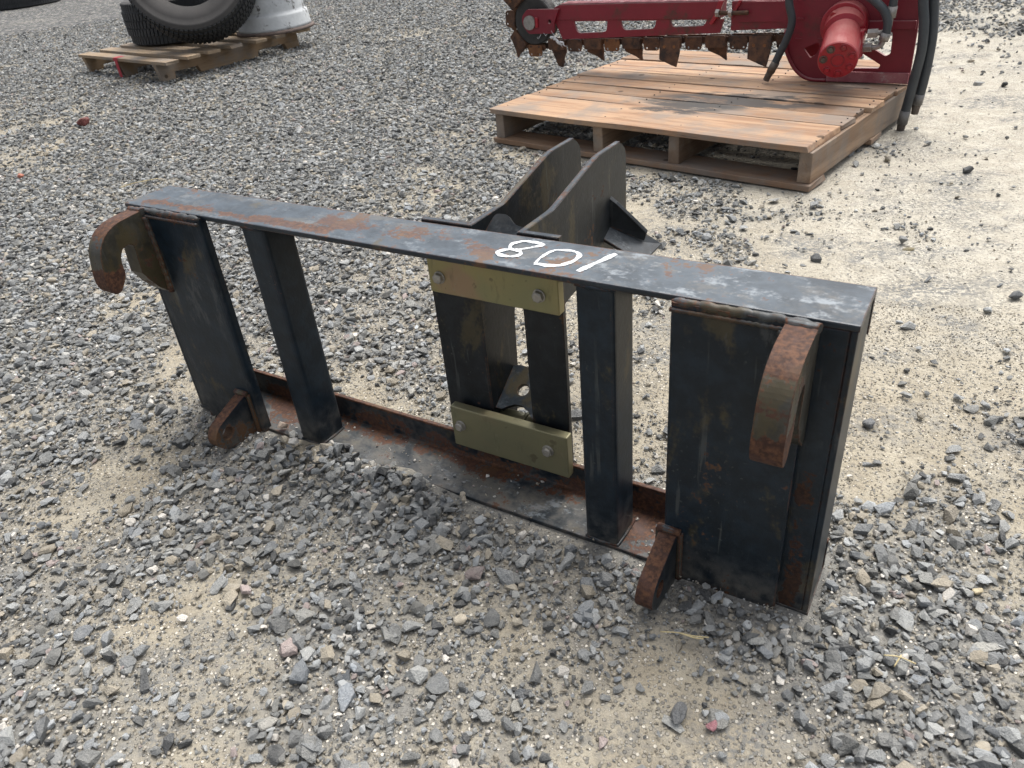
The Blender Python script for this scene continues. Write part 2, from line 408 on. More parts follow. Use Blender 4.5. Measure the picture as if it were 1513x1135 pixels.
# how sandy the yard is (0 = packed with crushed stone, 9 = bare sand) at surveyed spots: x, y, value
SAND = np.array([(-5.19,10.45,2), (-3.98,9.45,2), (-2.97,8.61,2), (-2.12,7.9,2), (-1.39,7.3,2), (-0.76,6.77,1), (-0.2,6.32,2), (0.28,5.91,1), (0.72,5.55,2),
(1.11,5.23,2), (1.46,4.94,2), (1.77,4.68,2), (2.06,4.44,2), (2.32,4.22,5), (2.56,4.02,6), (-3.53,6.83,2), (-2.79,6.37,2), (-2.15,5.96,2),
(-1.58,5.59,2), (-1.06,5.27,2), (-0.6,4.97,2), (-0.19,4.71,2), (0.19,4.47,2), (0.54,4.25,2), (0.85,4.05,3), (1.15,3.86,4), (1.41,3.69,5),
(1.66,3.53,6), (1.89,3.39,8), (2.11,3.25,8), (-2.58,4.79,3), (-2.09,4.54,4), (-1.64,4.31,3), (-1.22,4.11,2), (-0.84,3.92,2), (-0.49,3.74,2),
(-0.17,3.58,2), (0.13,3.43,3), (0.41,3.29,3), (0.67,3.16,4), (0.91,3.04,5), (1.14,2.93,6), (1.35,2.82,7), (1.55,2.72,8), (1.74,2.62,8), (-1.99,3.5,2),
(-1.63,3.36,1), (-1.3,3.22,1), (-0.98,3.1,1), (-0.69,2.98,1), (-0.42,2.87,3), (-0.16,2.77,5), (0.08,2.67,4), (0.31,2.58,4), (0.52,2.49,5),
(0.73,2.41,6), (0.92,2.33,6), (1.1,2.26,5), (1.28,2.19,6), (1.44,2.12,8), (-1.59,2.64,1), (-1.32,2.55,1), (-1.06,2.47,1), (-0.82,2.38,1),
(-0.58,2.31,2), (-0.36,2.24,4), (-0.15,2.17,5), (0.04,2.1,5), (0.23,2.04,6), (0.42,1.98,6), (0.59,1.92,6), (0.75,1.87,5), (0.91,1.82,7),
(1.06,1.77,9), (1.21,1.72,9), (-1.31,2.03,2), (-1.1,1.97,3), (-0.89,1.91,3), (-0.69,1.86,4), (-0.5,1.81,4), (-0.32,1.76,4), (-0.15,1.71,5),
(0.02,1.67,6), (0.18,1.62,6), (0.33,1.58,7), (0.48,1.54,7), (0.62,1.5,8), (0.76,1.46,8), (0.89,1.43,8), (1.02,1.39,8), (-1.1,1.58,3), (-0.93,1.54,4),
(-0.76,1.5,5), (-0.6,1.46,5), (-0.44,1.43,6), (-0.29,1.39,5), (-0.14,1.36,5), (-0.0,1.33,6), (0.13,1.3,6), (0.26,1.27,7), (0.39,1.24,7),
(0.51,1.21,7), (0.63,1.18,6), (0.75,1.15,7), (0.86,1.13,7), (-0.96,1.27,4), (-0.81,1.24,6), (-0.67,1.21,6), (-0.53,1.18,5), (-0.4,1.15,5),
(-0.27,1.13,3), (-0.14,1.1,4), (-0.02,1.08,5), (0.1,1.05,5), (0.21,1.03,7), (0.33,1.01,6), (0.43,0.99,6), (0.54,0.97,6), (0.64,0.95,7), (0.74,0.93,7),
(-0.85,1.03,3), (-0.72,1.01,5), (-0.6,0.99,5), (-0.48,0.97,5), (-0.36,0.95,5), (-0.25,0.93,2), (-0.14,0.91,1), (-0.03,0.89,1), (0.07,0.87,2),
(0.18,0.85,3), (0.27,0.83,4), (0.37,0.82,4), (0.47,0.8,5), (0.56,0.78,6), (0.65,0.77,6), (-0.77,0.85,3), (-0.66,0.83,2), (-0.55,0.82,4),
(-0.44,0.8,8), (-0.34,0.78,6), (-0.24,0.77,2), (-0.14,0.75,4), (-0.04,0.74,6), (0.05,0.72,4), (0.14,0.71,4), (0.23,0.69,3), (0.32,0.68,3),
(0.41,0.67,3), (0.49,0.65,4), (0.57,0.64,4), (-0.7,0.71,3), (-0.6,0.69,2), (-0.5,0.68,3), (-0.41,0.67,5), (-0.32,0.65,6), (-0.23,0.64,4),
(-0.14,0.63,7), (-0.05,0.62,6), (0.04,0.6,7), (0.12,0.59,6), (0.2,0.58,3), (0.28,0.57,4), (0.36,0.56,2), (0.44,0.55,2), (0.51,0.54,2), (-0.65,0.59,2),
(-0.56,0.58,4), (-0.47,0.57,4), (-0.38,0.56,5), (-0.3,0.55,3), (-0.22,0.54,3), (-0.14,0.52,4), (-0.06,0.51,5), (0.02,0.5,7), (0.1,0.49,6),
(0.17,0.48,4), (0.25,0.47,5), (0.32,0.47,3), (0.39,0.46,4), (0.46,0.45,2)])
# smaller drifts of dust further back: x, y, half width, half depth
DRIFTS = [(-0.14, 2.4, 0.13, 0.09), (-0.46, 2.5, 0.09, 0.07), (0.01, 2.76, 0.12, 0.07), (-0.44, 3.41, 0.12, 0.1), (-0.72, 3.75, 0.16, 0.11), (-1.43, 4.36, 0.17, 0.15), (-2.15, 4.65, 0.22, 0.22), (-1.89, 4.02, 0.14, 0.1), (-0.19, 5.15, 0.15, 0.15), (-1.43, 3.96, 0.14, 0.11), (-2.1, 3.82, 0.16, 0.19), (-1.04, 6.01, 0.2, 0.13), (-0.44, 5.86, 0.19, 0.12), (-2.37, 6.1, 0.2, 0.18), (-0.23, 2.68, 0.14, 0.08), (-0.92, 1.88, 0.09, 0.06), (-1.32, 2.43, 0.06, 0.07), (-0.04, 3.92, 0.13, 0.09), (-3.59, 6.73, 0.22, 0.22), (-1.47, 4.8, 0.16, 0.11), (-1.04, 5.14, 0.15, 0.1), (-0.03, 3.17, 0.11, 0.07)]
def sandiness(x, y):
    x = np.asarray(x, float); y = np.asarray(y, float); shp = x.shape; x = x.ravel(); y = y.ravel(); out = np.empty_like(x)
    dist = np.hypot(SAND[:, 0], SAND[:, 1] + .3); sg = .055 + .075 * np.minimum(dist, 6) ** 1.35
    for i in range(0, len(x), 20000):
        X = x[i:i + 20000, None]; Y = y[i:i + 20000, None]
        d2 = ((X - SAND[:, 0]) ** 2 + (Y - SAND[:, 1]) ** 2) / sg ** 2
        w = np.exp(-np.minimum(d2, 60) * .7) + 1e-5 / (1 + d2)
        out[i:i + 20000] = (w * SAND[:, 2]).sum(1) / w.sum(1)
    n = (vnoise(x, y, 1.7, 0) - .5) * .9 + (vnoise(x, y, 4.5, 1) - .5) * 1.0 + (vnoise(x, y, 11, 2) - .5) * .8
    r_ = np.hypot(x, y); big = (vnoise(x, y * 1.4, 1.1, 4) - .5) * np.clip((r_ - 1.6) / 1.5, 0, 1) * 1.3
    s = np.clip((out / 9 - .5) * 1.2 + .475 + (n + big) * .42, 0, 1)
    for cx, cy, a, c in DRIFTS:
        s = s + .30 * np.exp(-(((x - cx) / a) ** 2 + ((y - cy) / c) ** 2) ** 1.0) * (.75 + n)
    return np.clip(s, 0, 1).reshape(shp)
FLOC = np.array([-.6325, 1.3075]); FYAW = -.6027
def to_frame(x, y):
    dx = x - FLOC[0]; dy = y - FLOC[1]; c, s = math.cos(FYAW), math.sin(FYAW)
    return dx * c + dy * s, -dx * s + dy * c
def mound(x, y):
    u, d = to_frame(x, y)
    m = .020 * np.exp(-((d + .040) / .060) ** 2) * np.clip((u - .22) / .08, 0, 1) * np.clip((.66 - u) / .14, 0, 1)
    m += .014 * np.exp(-((d + .04) / .05) ** 2) * np.clip((u - .02) / .08, 0, 1) * np.clip((.24 - u) / .08, 0, 1)
    return m
def hgt(x, y):
    z = -.007 + (vnoise(x, y, 1.3, 3) - .5) * .010 + (vnoise(x, y, 5, 4) - .5) * .007 + (vnoise(x, y, 23, 5) - .5) * .004
    far = np.clip((np.hypot(x, y) - 1.6) / 2, 0, 1)
    z = z + far * (vnoise(x, y, .6, 2) - .5) * .012
    return z + mound(x, y) * .8
def axis_pts(lo, hi, step_, far, grow=1.12):
    a = list(np.arange(lo, hi, step_)); s = step_; x = a[-1]; R = []
    while x < far: s *= grow; x += s; R.append(x)
    s = step_; x = a[0]; Lf = []
    while x > -far: s *= grow; x -= s; Lf.append(x)
    return np.array(Lf[::-1] + a + R)
gx = axis_pts(-2.6, 2.4, .016, 400); gy = axis_pts(.2, 4.4, .016, 400)
GX, GY = np.meshgrid(gx, gy); GZ = hgt(GX, GY)
nx, ny = len(gx), len(gy)
gm = bpy.data.meshes.new('ground')
gv = np.stack([GX.ravel(), GY.ravel(), GZ.ravel()], 1)
idx = np.arange(nx * ny).reshape(ny, nx)
q = np.stack([idx[:-1, :-1].ravel(), idx[:-1, 1:].ravel(), idx[1:, 1:].ravel(), idx[1:, :-1].ravel()], 1).astype(np.int32)
gm.vertices.add(len(gv)); gm.vertices.foreach_set('co', gv.ravel())
gm.loops.add(q.size); gm.loops.foreach_set('vertex_index', q.ravel())
gm.polygons.add(len(q)); gm.polygons.foreach_set('loop_start', np.arange(0, q.size, 4, dtype=np.int32)); gm.polygons.foreach_set('loop_total', np.full(len(q), 4, dtype=np.int32))
gm.polygons.foreach_set('use_smooth', np.ones(len(q), bool)); gm.update()
at_ = gm.attributes.new('sand', 'FLOAT', 'POINT'); at_.data.foreach_set('value', sandiness(GX, GY).ravel().astype(np.float32))
def ground_mat():
    b = NB('sandy_gravel_ground'); v = b.coord(); s = b.attr('sand', out=2); xyz = b.sep(v)
    n0 = b.noise(v, 2.2, 3, .6); n1 = b.noise(v, 16, 4, .65); n2 = b.noise(v, 95, 4, .7)
    sandc = b.mix(b.step(n1, .3, .7), (.285, .252, .192), (.355, .322, .255))
    sandc = b.mix(b.step(n0, .48, .68, 0, .55), sandc, (.255, .215, .155))
    pale = b.mul(b.step(xyz[0], .25, 1.1), b.step(xyz[1], .8, 1.6))          # paler sand colour towards the big pallet
    sandc = b.mix(b.mul(pale, .8), sandc, b.mix(b.step(n1, .3, .7), (.37, .345, .29), (.46, .435, .375)))
    sandc = b.mix(b.step(n2, .54, .72, 0, .55), sandc, (.19, .168, .135))
    sandc = b.mix(b.step(n2, .44, .30, 0, .5), sandc, (.50, .465, .39))
    dustc = b.mix(b.step(n2, .3, .7), (.14, .138, .13), (.27, .26, .232))
    c = b.mix(b.step(b.add(s, b.mul(b.add(n2, -.5), .7)), .22, .72), dustc, sandc)
    gp = b.mul(b.step(b.noise(b.scale(v, (1, 1.5, 1), (7, 2, 0)), 3.2, 4, .7), .46, .64), b.step(n2, .42, .56)); c = b.mix(b.mul(gp, .85), c, (.16, .163, .16))
    # fine crushed grit: little cells of grey, cream and dark
    vt = b.n('ShaderNodeTexVoronoi'); b.l(v, vt.inputs['Vector']); vt.inputs['Scale'].default_value = 160; cs = b.sep(vt.outputs['Color']); cd = vt.outputs['Distance']
    gc = b.mix(b.step(cs[0], .2, .8), (.13, .132, .13), (.34, .32, .28)); gc = b.mix(b.step(cs[1], .80, .84), gc, (.66, .62, .54))
    gm_ = b.mul(b.step(cs[2], .38, .42), b.step(cd, .45, .30))
    c = b.mix(b.mul(gm_, b.step(s, .95, .2, .55, 1)), c, gc)
    # far off the pieces run together: stone-sized cells
    v2 = b.n('ShaderNodeTexVoronoi'); b.l(v, v2.inputs['Vector']); v2.inputs['Scale'].default_value = 36; c2 = b.sep(v2.outputs['Color'])
    fc = b.mix(b.step(c2[0], .1, .9), (.05, .052, .054), (.17, .17, .165)); fc = b.mix(b.step(c2[1], .9, .93), fc, (.34, .32, .28))
    far = b.step(b.math('POWER', b.add(b.math('POWER', xyz[0], 2.0), b.math('POWER', xyz[1], 2.0)), .5), 7.5, 10.5)
    c = b.mix(b.mul(far, b.step(b.add(s, b.mul(b.add(c2[2], -.5), .5)), .75, .35)), c, fc)
    h = b.add(b.mul(n2, .7), b.add(b.mul(gm_, .35), b.mul(n1, .8)))
    return b.fin(c, .95, b.bump(h, .9, .008), 0, .15)
ground = link('ground', gm, ground_mat()); ground['kind'] = 'structure'

# ---- crushed stone: shapes shared by the loose gravel
def stone_bm(r, n=11, sq=(1, .74, .46), sub=0):
    bm = bmesh.new()
    for i in range(n):
        p = Vector((r.gauss(0, 1), r.gauss(0, 1), r.gauss(0, 1))).normalized()
        p *= r.uniform(.78, 1.0)
        m = max(abs(p.x), abs(p.y), abs(p.z)); p = p.lerp(p / m * .8, .45)
        bm.verts.new((p.x * sq[0] * .5, p.y * sq[1] * .5, p.z * sq[2] * .5))
    res = bmesh.ops.convex_hull(bm, input=bm.verts)
    bmesh.ops.delete(bm, geom=[e for e in res['geom_interior'] if isinstance(e, bmesh.types.BMVert)], context='VERTS')
    return bm
def stone_mat(name, kind='INSTANCER', colr=None):
    b = NB(name); v = b.coord(); oi = b.n('ShaderNodeObjectInfo')
    if colr is None: c0 = b.attr('tint', kind)
    else:
        rg = b.n('ShaderNodeRGB'); rg.outputs[0].default_value = (*colr, 1); c0 = rg.outputs[0]
    cm = b.n('ShaderNodeVectorMath'); cm.operation = 'ADD'; b.l(v, cm.inputs[0]); b.l(oi.outputs['Random'], cm.inputs[1]); w = b.scale(cm.outputs[0], 1.0)
    n = b.noise(w, 2.6, 3, .65); m = b.noise(w, 13, 3, .65)
    nz = b.sep(b.n('ShaderNodeNewGeometry').outputs['Normal'])[2]
    c = b.mix(b.step(m, .48, .72, 0, .45), c0, b.mix(.55, c0, (.03, .03, .03)))
    c = b.mix(b.mul(b.step(nz, .1, .9), b.step(n, .32, .68, .05, .45)), c, b.mix(.42, c0, (.44, .43, .40)))
    c = b.mix(b.step(m, .34, .24, 0, .4), c, (.50, .49, .46))
    return b.fin(c, .8, b.bump(m, .45, .07), 0, .35)
shapes = bpy.data.collections.new('stone_shapes')
R_ = random.Random(5)
M_stone = stone_mat('crushed_stone')
NSH = 26
for i in range(NSH):
    sq = (1, R_.uniform(.6, .9), R_.uniform(.32, .62)) if i < 20 else (1, R_.uniform(.8, .95), R_.uniform(.65, .85))
    bm = stone_bm(R_, R_.randint(9, 14) if i < 20 else 18, sq)
    me = bpy.data.meshes.new('stone_shape'); bm.to_mesh(me); bm.free(); me.materials.append(M_stone)
    shapes.objects.link(bpy.data.objects.new('stone_shape', me))
def scatter(name, P, S, RT, ID, COL, label):
    me = bpy.data.meshes.new(name); n = len(P); me.vertices.add(n); me.vertices.foreach_set('co', P.astype(np.float32).ravel())
    def A(nm, ty, key, arr): a = me.attributes.new(nm, ty, 'POINT'); a.data.foreach_set(key, arr.ravel())
    A('scl', 'FLOAT_VECTOR', 'vector', S.astype(np.float32)); A('rot', 'FLOAT_VECTOR', 'vector', RT.astype(np.float32))
    A('idx', 'INT', 'value', ID.astype(np.int32)); A('tint', 'FLOAT_COLOR', 'color', np.concatenate([COL, np.ones((n, 1))], 1).astype(np.float32))
    me.update(); o = link(name, me, M_stone)
    g = bpy.data.node_groups.new(name + '_nodes', 'GeometryNodeTree')
    g.interface.new_socket('Geometry', in_out='INPUT', socket_type='NodeSocketGeometry'); g.interface.new_socket('Geometry', in_out='OUTPUT', socket_type='NodeSocketGeometry')
    N = g.nodes; gi, go = N.new('NodeGroupInput'), N.new('NodeGroupOutput')
    ci = N.new('GeometryNodeCollectionInfo'); ci.inputs['Collection'].default_value = shapes
    ci.inputs['Separate Children'].default_value = True; ci.inputs['Reset Children'].default_value = True
    iop = N.new('GeometryNodeInstanceOnPoints'); iop.inputs['Pick Instance'].default_value = True
    def NA(nm, ty): a = N.new('GeometryNodeInputNamedAttribute'); a.data_type = ty; a.inputs['Name'].default_value = nm; return a.outputs['Attribute']
    e2r = N.new('FunctionNodeEulerToRotation'); Lk = g.links
    Lk.new(NA('rot', 'FLOAT_VECTOR'), e2r.inputs[0]); Lk.new(gi.outputs[0], iop.inputs['Points']); Lk.new(ci.outputs[0], iop.inputs['Instance'])
    Lk.new(NA('idx', 'INT'), iop.inputs['Instance Index']); Lk.new(e2r.outputs[0], iop.inputs['Rotation']); Lk.new(NA('scl', 'FLOAT_VECTOR'), iop.inputs['Scale'])
    Lk.new(iop.outputs[0], go.inputs[0])
    md = o.modifiers.new('scatter', 'NODES'); md.node_group = g
    tag(o, label, 'gravel', kind='stuff'); return o
def tints(n, pale=.06, dark=.08, pink=.012, tan=.09):
    base = rng.lognormal(math.log(.222), .34, n)[:, None] * (1 + rng.normal(0, .022, (n, 1)) * np.array([[1, .2, -1.2]])) * np.array([[.97, 1.0, .99]])
    k = rng.random(n)
    c = base
    c[k < pale] = rng.uniform(.42, .72, ((k < pale).sum(), 1)) * np.array([[1, .95, .86]])
    m = (k >= pale) & (k < pale + pink); c[m] = rng.uniform(.22, .40, (m.sum(), 1)) * np.array([[1, .82, .77]])
    m = (k >= pale + pink) & (k < pale + pink + tan); c[m] = rng.uniform(.22, .38, (m.sum(), 1)) * np.array([[1, .89, .70]])
    m = k > 1 - dark; c[m] = rng.uniform(.045, .09, (m.sum(), 1)) * np.array([[.96, 1, 1.03]])
    return np.clip(c, .02, .8)
def place(n_per_m2, rmax, rmin, smin, smax, med, sig, fn_p, half=58):
    """random spots in the yard in front of the camera (with a margin to the sides)"""
    A = math.radians(half); area = A * rmax * rmax
    n = int(area * n_per_m2); r = rmax * np.sqrt(rng.random(n)); a = rng.uniform(-A, A, n) - math.radians(3)
    x = r * np.sin(a); y = r * np.cos(a) - .3
    keep = (y > .12) & (r > rmin); x, y = x[keep], y[keep]
    s = np.clip(rng.lognormal(math.log(med), sig, len(x)), smin, smax)
    sd = sandiness(x, y); keep = rng.random(len(x)) < fn_p(sd, np.hypot(x, y), x); x, y, s, sd = x[keep], y[keep], s[keep], sd[keep]
    u, d = to_frame(x, y); h = s * .5
    inside = (u > -.0 - h) & (u < 1.19 + h) & (d > -.012 - h * .9) & (d < .112 + h)
    okm = inside & (mound(x, y) > .012) & (d < .02)
    posts = ((u > .0) & (u < .22)) | (u > .86) | ((u > .27) & (u < .345))
    for_lug = (d < .0) & (d > -.12) & (((u > .145) & (u < .19)) | ((u > .975) & (u < 1.03)))
    keep = (~inside | (okm & ~posts)) & ~(for_lug & (h > .006))
    c, s_ = math.cos(-.7935), math.sin(-.7935); px = (x - .0508) * c + (y - 2.9303) * s_; py = -(x - .0508) * s_ + (y - 2.9303) * c
    onp = (px > -.02) & (px < 1.26) & (((py > -.02) & (py < .13)) | ((py > .95) & (py < 1.06))); keep &= ~onp
    return x[keep], y[keep], s[keep], sd[keep]
def lay(name, x, y, s, label, sink=.16, tilt=.30, pile=0.0, **kw):
    n = len(x); z = hgt(x, y); u, d = to_frame(x, y)
    z = z + s * sink * rng.uniform(.2, 1.3, n) + pile * rng.random(n)
    z = np.where((d > -.02) & (d < .05) & (u > 0) & (u < 1.19), np.maximum(z, .004 + s * .25), z)
    P = np.stack([x, y, z], 1); S = s[:, None] * np.stack([rng.uniform(.8, 1.15, n), rng.uniform(.8, 1.15, n), rng.uniform(.75, 1.2, n)], 1)
    RT = np.stack([rng.normal(0, tilt, n), rng.normal(0, tilt, n), rng.uniform(0, 2 * PI, n)], 1)
    ID = rng.integers(0, 20, n); COL = tints(n, **kw)
    pale = COL[:, 0] > .4; ID[pale] = rng.integers(18, NSH, pale.sum()); S[pale] *= .62
    return scatter(name, P, S, RT, ID, COL, label)
patch = lambda x, y: vnoise(x, y, 2.6, 1) * .6 + vnoise(x, y, 7.0, 3) * .4
x, y, s, sd = place(14500, 4.2, 0, .005, .042, .0128, .50, lambda sd, r, x: np.maximum(np.where((r > 2.0) & (x < .25), .30, 0), np.where(sd > .60, np.clip(.075 - .20 * (sd - .60), .008, 1) * np.clip(1.4 - .3 * r, .5, 1), np.clip(1.2 - 1.7 * sd, .18, 1))))
lay('gravel', x, y, s, 'angular grey crushed stone strewn over the sandy yard', pile=.006, sink=.10, tilt=.24)
x, y, s, sd = place(5200, 10.5, 4.2, .010, .042, .0200, .32, lambda sd, r, x: np.clip(1.15 - 1.5 * sd, np.where(x < .8, .26, .05), 1), 48)
lay('gravel', x, y, s, 'finer looking grey gravel in the far part of the yard', pile=.005, pale=.06)
x, y, s, sd = place(19000, 3.1, 0, .0035, .011, .0062, .34, lambda sd, r, x: np.where(sd > .66, .05, np.clip(.95 - .8 * sd, .10, 1)) * np.clip(1.5 - r * .3, .4, 1))
k = rng.random(len(x)) < np.where(sd > .55, np.clip((patch(x, y) - .38) * 5, .12, 1), 1); x, y, s, sd = x[k], y[k], s[k], sd[k]
lay('grit', x, y, s, 'small grey and cream stone chips lying between the larger gravel', sink=.15, tilt=.45, pile=.003, pale=.20, tan=.30, dark=.04)
x, y, s, sd = place(30000, 1.9, 0, .0018, .0060, .0033, .35, lambda sd, r, x: np.clip(.3 + .7 * sd, 0, 1))
lay('grit', x, y, s, 'tiny pale crumbs of stone sprinkled on the bare sand', sink=.2, tilt=.6, pale=.20, tan=.60, dark=.02)
# extra stones heaped against the front of the bottom rail
n = 300
u = rng.uniform(.23, .66, n); d = rng.normal(-.035, .038, n); c, s_ = math.cos(FYAW), math.sin(FYAW)
x = FLOC[0] + u * c - d * s_; y = FLOC[1] + u * s_ + d * c; keep = (d < .016 - .02 * np.clip((u - .36) / .1, 0, 1)) & ~((u > .27) & (u < .35) & (d > -.02)); x, y = x[keep], y[keep]
lay('gravel', x, y, np.clip(rng.lognormal(math.log(.021), .28, len(x)), .011, .036), 'heap of grey stones pushed against the front of the bottom rail', sink=.3, tilt=.5, pile=.010, pale=.05)
n = 170                                              # grit lying on the bottom rail
u = rng.uniform(.22, .98, n); d = rng.beta(1.2, 1.6, n) * .085; c, s_ = math.cos(FYAW), math.sin(FYAW)
x = FLOC[0] + u * c - d * s_; y = FLOC[1] + u * s_ + d * c; s = np.clip(rng.lognormal(math.log(.0035), .5, n), .0018, .011)
P = np.stack([x, y, .0083 - .0071 * u - .0184 * d + s * .16], 1)
scatter('grit', P, np.repeat(s[:, None], 3, 1), np.stack([rng.normal(0, .3, n), rng.normal(0, .3, n), rng.uniform(0, 6.28, n)], 1), rng.integers(0, NSH, n), tints(n, pale=.2, tan=.4), 'loose crumbs of grit lying on the bottom rail of the frame')

# ------------------------------------------------------------------ the attachment frame (hero); local axes: x along its length, y front to back, z up
W, D, H, T, HB = 1.1855, .0974, .4327, .008, .057
F = empty('loader_attachment_frame', (FLOC[0], FLOC[1], 0.0), (-.0184, .0071, FYAW))
tag(F, 'black steel loader attachment frame with two hooks and white 801 painted on its top rail', 'attachment frame')
def angle_rail(flip):
    o = [(0, 0), (D, 0), (D, HB), (D - T, HB), (D - T, T), (0, T)]
    return rounded([(y, H - z) for y, z in o] if flip else o, [.002, .004, .002, .002, .004, .002], 2)
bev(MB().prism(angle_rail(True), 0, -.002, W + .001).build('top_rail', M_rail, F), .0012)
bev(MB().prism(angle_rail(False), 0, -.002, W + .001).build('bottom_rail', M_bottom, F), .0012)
# end posts: front strip and outer web
for a, b_, s in ((0, .075, 0), (W - .075, W, 1)):
    m = MB(); m.box(a + (.0075 if s == 0 else 0), b_ - (.0075 if s == 1 else 0), .0005, .008, T, H - T)
    x0 = a if s == 0 else W - .0075
    m.box(x0, x0 + .0075, .0008, D - T - .006, T * .2, H - T)
    bev(m.build('end_post', M_post, F), .0015)
# folded front plates with a rounded fold on the inner side
for a, b_, s in ((.040, .1945, 1), (.991, 1.1455, -1)):
    t = .009
    if s == 1: prof = [(a, -.010), (b_, -.010), (b_, .0085), (b_ - t, .0085), (b_ - t, -.001), (a, -.001)]; rr = [.001, .010, .001, .001, .006, .001]
    else: prof = [(b_, -.010), (a, -.010), (a, .0085), (a + t, .0085), (a + t, -.001), (b_, -.001)]; rr = [.001, .006, .001, .001, .006, .001]
    bev(MB().prism(rounded(prof, rr, 4), 2, .001, H - .004).build('front_plate', M_plate, F), .0015)
    # weld beads along the top of the plate
    w = MB(); n = 40; pts = []
    for i in range(n + 1):
        f = i / n; pts.append((a + (b_ - a) * f, -.0048 + .0007 * math.sin(i * .9), H - .0052 + .0006 * math.sin(i * 1.3)))
    w.tube(pts, [(.0056 + .0006 * math.sin(i * .7) + .0003 * math.sin(i * 2.9)) * min(1, .35 + min(i, n - i) * .25) for i in range(n + 1)], 10)
    pts = [(a + (b_ - a) * i / n, -.0105, H - .0125 + .0006 * math.sin(i * 3.1)) for i in range(n + 1)]
    w.tube(pts, .0028, 6)
    w.build('weld_bead', M_weld, F)
# hooks
HK = [(.0, .4300), (-.020, .4305), (-.056, .4275), (-.075, .4225), (-.090, .414), (-.102, .401), (-.109, .386), (-.1135, .365), (-.1165, .345), (-.115, .330), (-.1085, .3195), (-.098, .3190), (-.089, .328), (-.0800, .342),
      (-.0790, .352), (-.0780, .365), (-.0745, .376), (-.0680, .3835), (-.0590, .3865), (-.0520, .3850), (-.0475, .379), (-.0485, .362), (-.0500, .345), (-.0505, .332), (-.0410, .314), (-.0290, .296), (-.0080, .276), (.0, .276)]
HKR = [(y, z if z > .35 or y > -.075 else .33 - (.33 - z) * 1.0) for y, z in HK]
for a, b_, ref, low in ((.028, .061, .061, 0), (1.1170, 1.1500, 1.1170, 1)):
    pr = HK
    sm_ = [(p.x, p.y) for p in spline([(y, z, 0) for y, z in pr[1:23]], 3)]
    pr = [pr[0]] + sm_ + pr[23:]
    h = bev(MB().prism([(min(y, -.002), z) for y, z in pr], 0, a, b_).build('hook', M_hook, F), .0022)
    if low: h['label'] = 'right hook with orange rust on its tip'
    else: h['label'] = 'left hook curling forward and down in olive brown'
    xw = b_ if low == 0 else a
    sg = 1 if low == 0 else -1
    pts = [(xw + sg * .001, -.0105, .420 - .140 * i / 30) for i in range(31)]
    MB().tube(pts, [.0062 + .0012 * math.sin(i * 2.1) for i in range(31)], 8).build('weld_bead', M_weld, F)
    pts = [(a - .001 + (b_ - a + .002) * i / 8, -.012 + .001 * math.sin(i * 2), .4285) for i in range(9)]
    MB().tube(pts, .0062, 8).build('weld_bead', M_weld, F)
# lower pin lugs with holes
LG = rounded([(-.009, .087), (-.022, .087), (-.092, .060), (-.104, .035), (-.088, .012), (-.009, .000)], [.001, .006, .016, .022, .016, .001], 5)
for a, b_, lb in ((.155, .178, 'brown rusty left lug with an open pin hole'), (.988, 1.012, 'red-brown rusty right lug standing forward of its plate')):
    g_ = bev(MB().prism([[(y, z) for y, z in LG], circ(-.073, .041, .0125, 20)], 0, a, b_).build('pin_lug', M_lug, F), .0018)
    g_['label'] = lb
    pts = [(a - .003, -.011, .086 * i / 14 + .003) for i in range(15)]
    m = MB().tube(pts, .005, 6); m.tube([(p[0] + b_ - a + .006, p[1], p[2]) for p in pts], .005, 6)
    m.tube([(a - .004, -.012, .089), ((a + b_) / 2, -.013, .090), (b_ + .004, -.012, .089)], .006, 8).build('weld_bead', M_weld, F)
# upright tubes
for a, b_ in ((.2815, .3315), (.8655, .9170)):
    o = MB().prism([rounded([(a, .002), (b_, .002), (b_, .064), (a, .064)], .0075, 4), rounded([(a + .006, .008), (b_ - .006, .008), (b_ - .006, .058), (a + .006, .058)], .003, 2)], 2, T + .0003, H - T - .0003).build('upright_tube', M_tube, F)
    bev(o, .0006)
    for z, sg in ((T + .001, 1), (H - T - .001, -1)):
        pts = [(a, .004, z), ((a + b_) / 2, .001, z), (b_, .004, z), (b_ + .001, .034, z), (b_, .062, z)]
        MB().tube(pts, .0028, 6).build('weld_bead', M_tube, F)
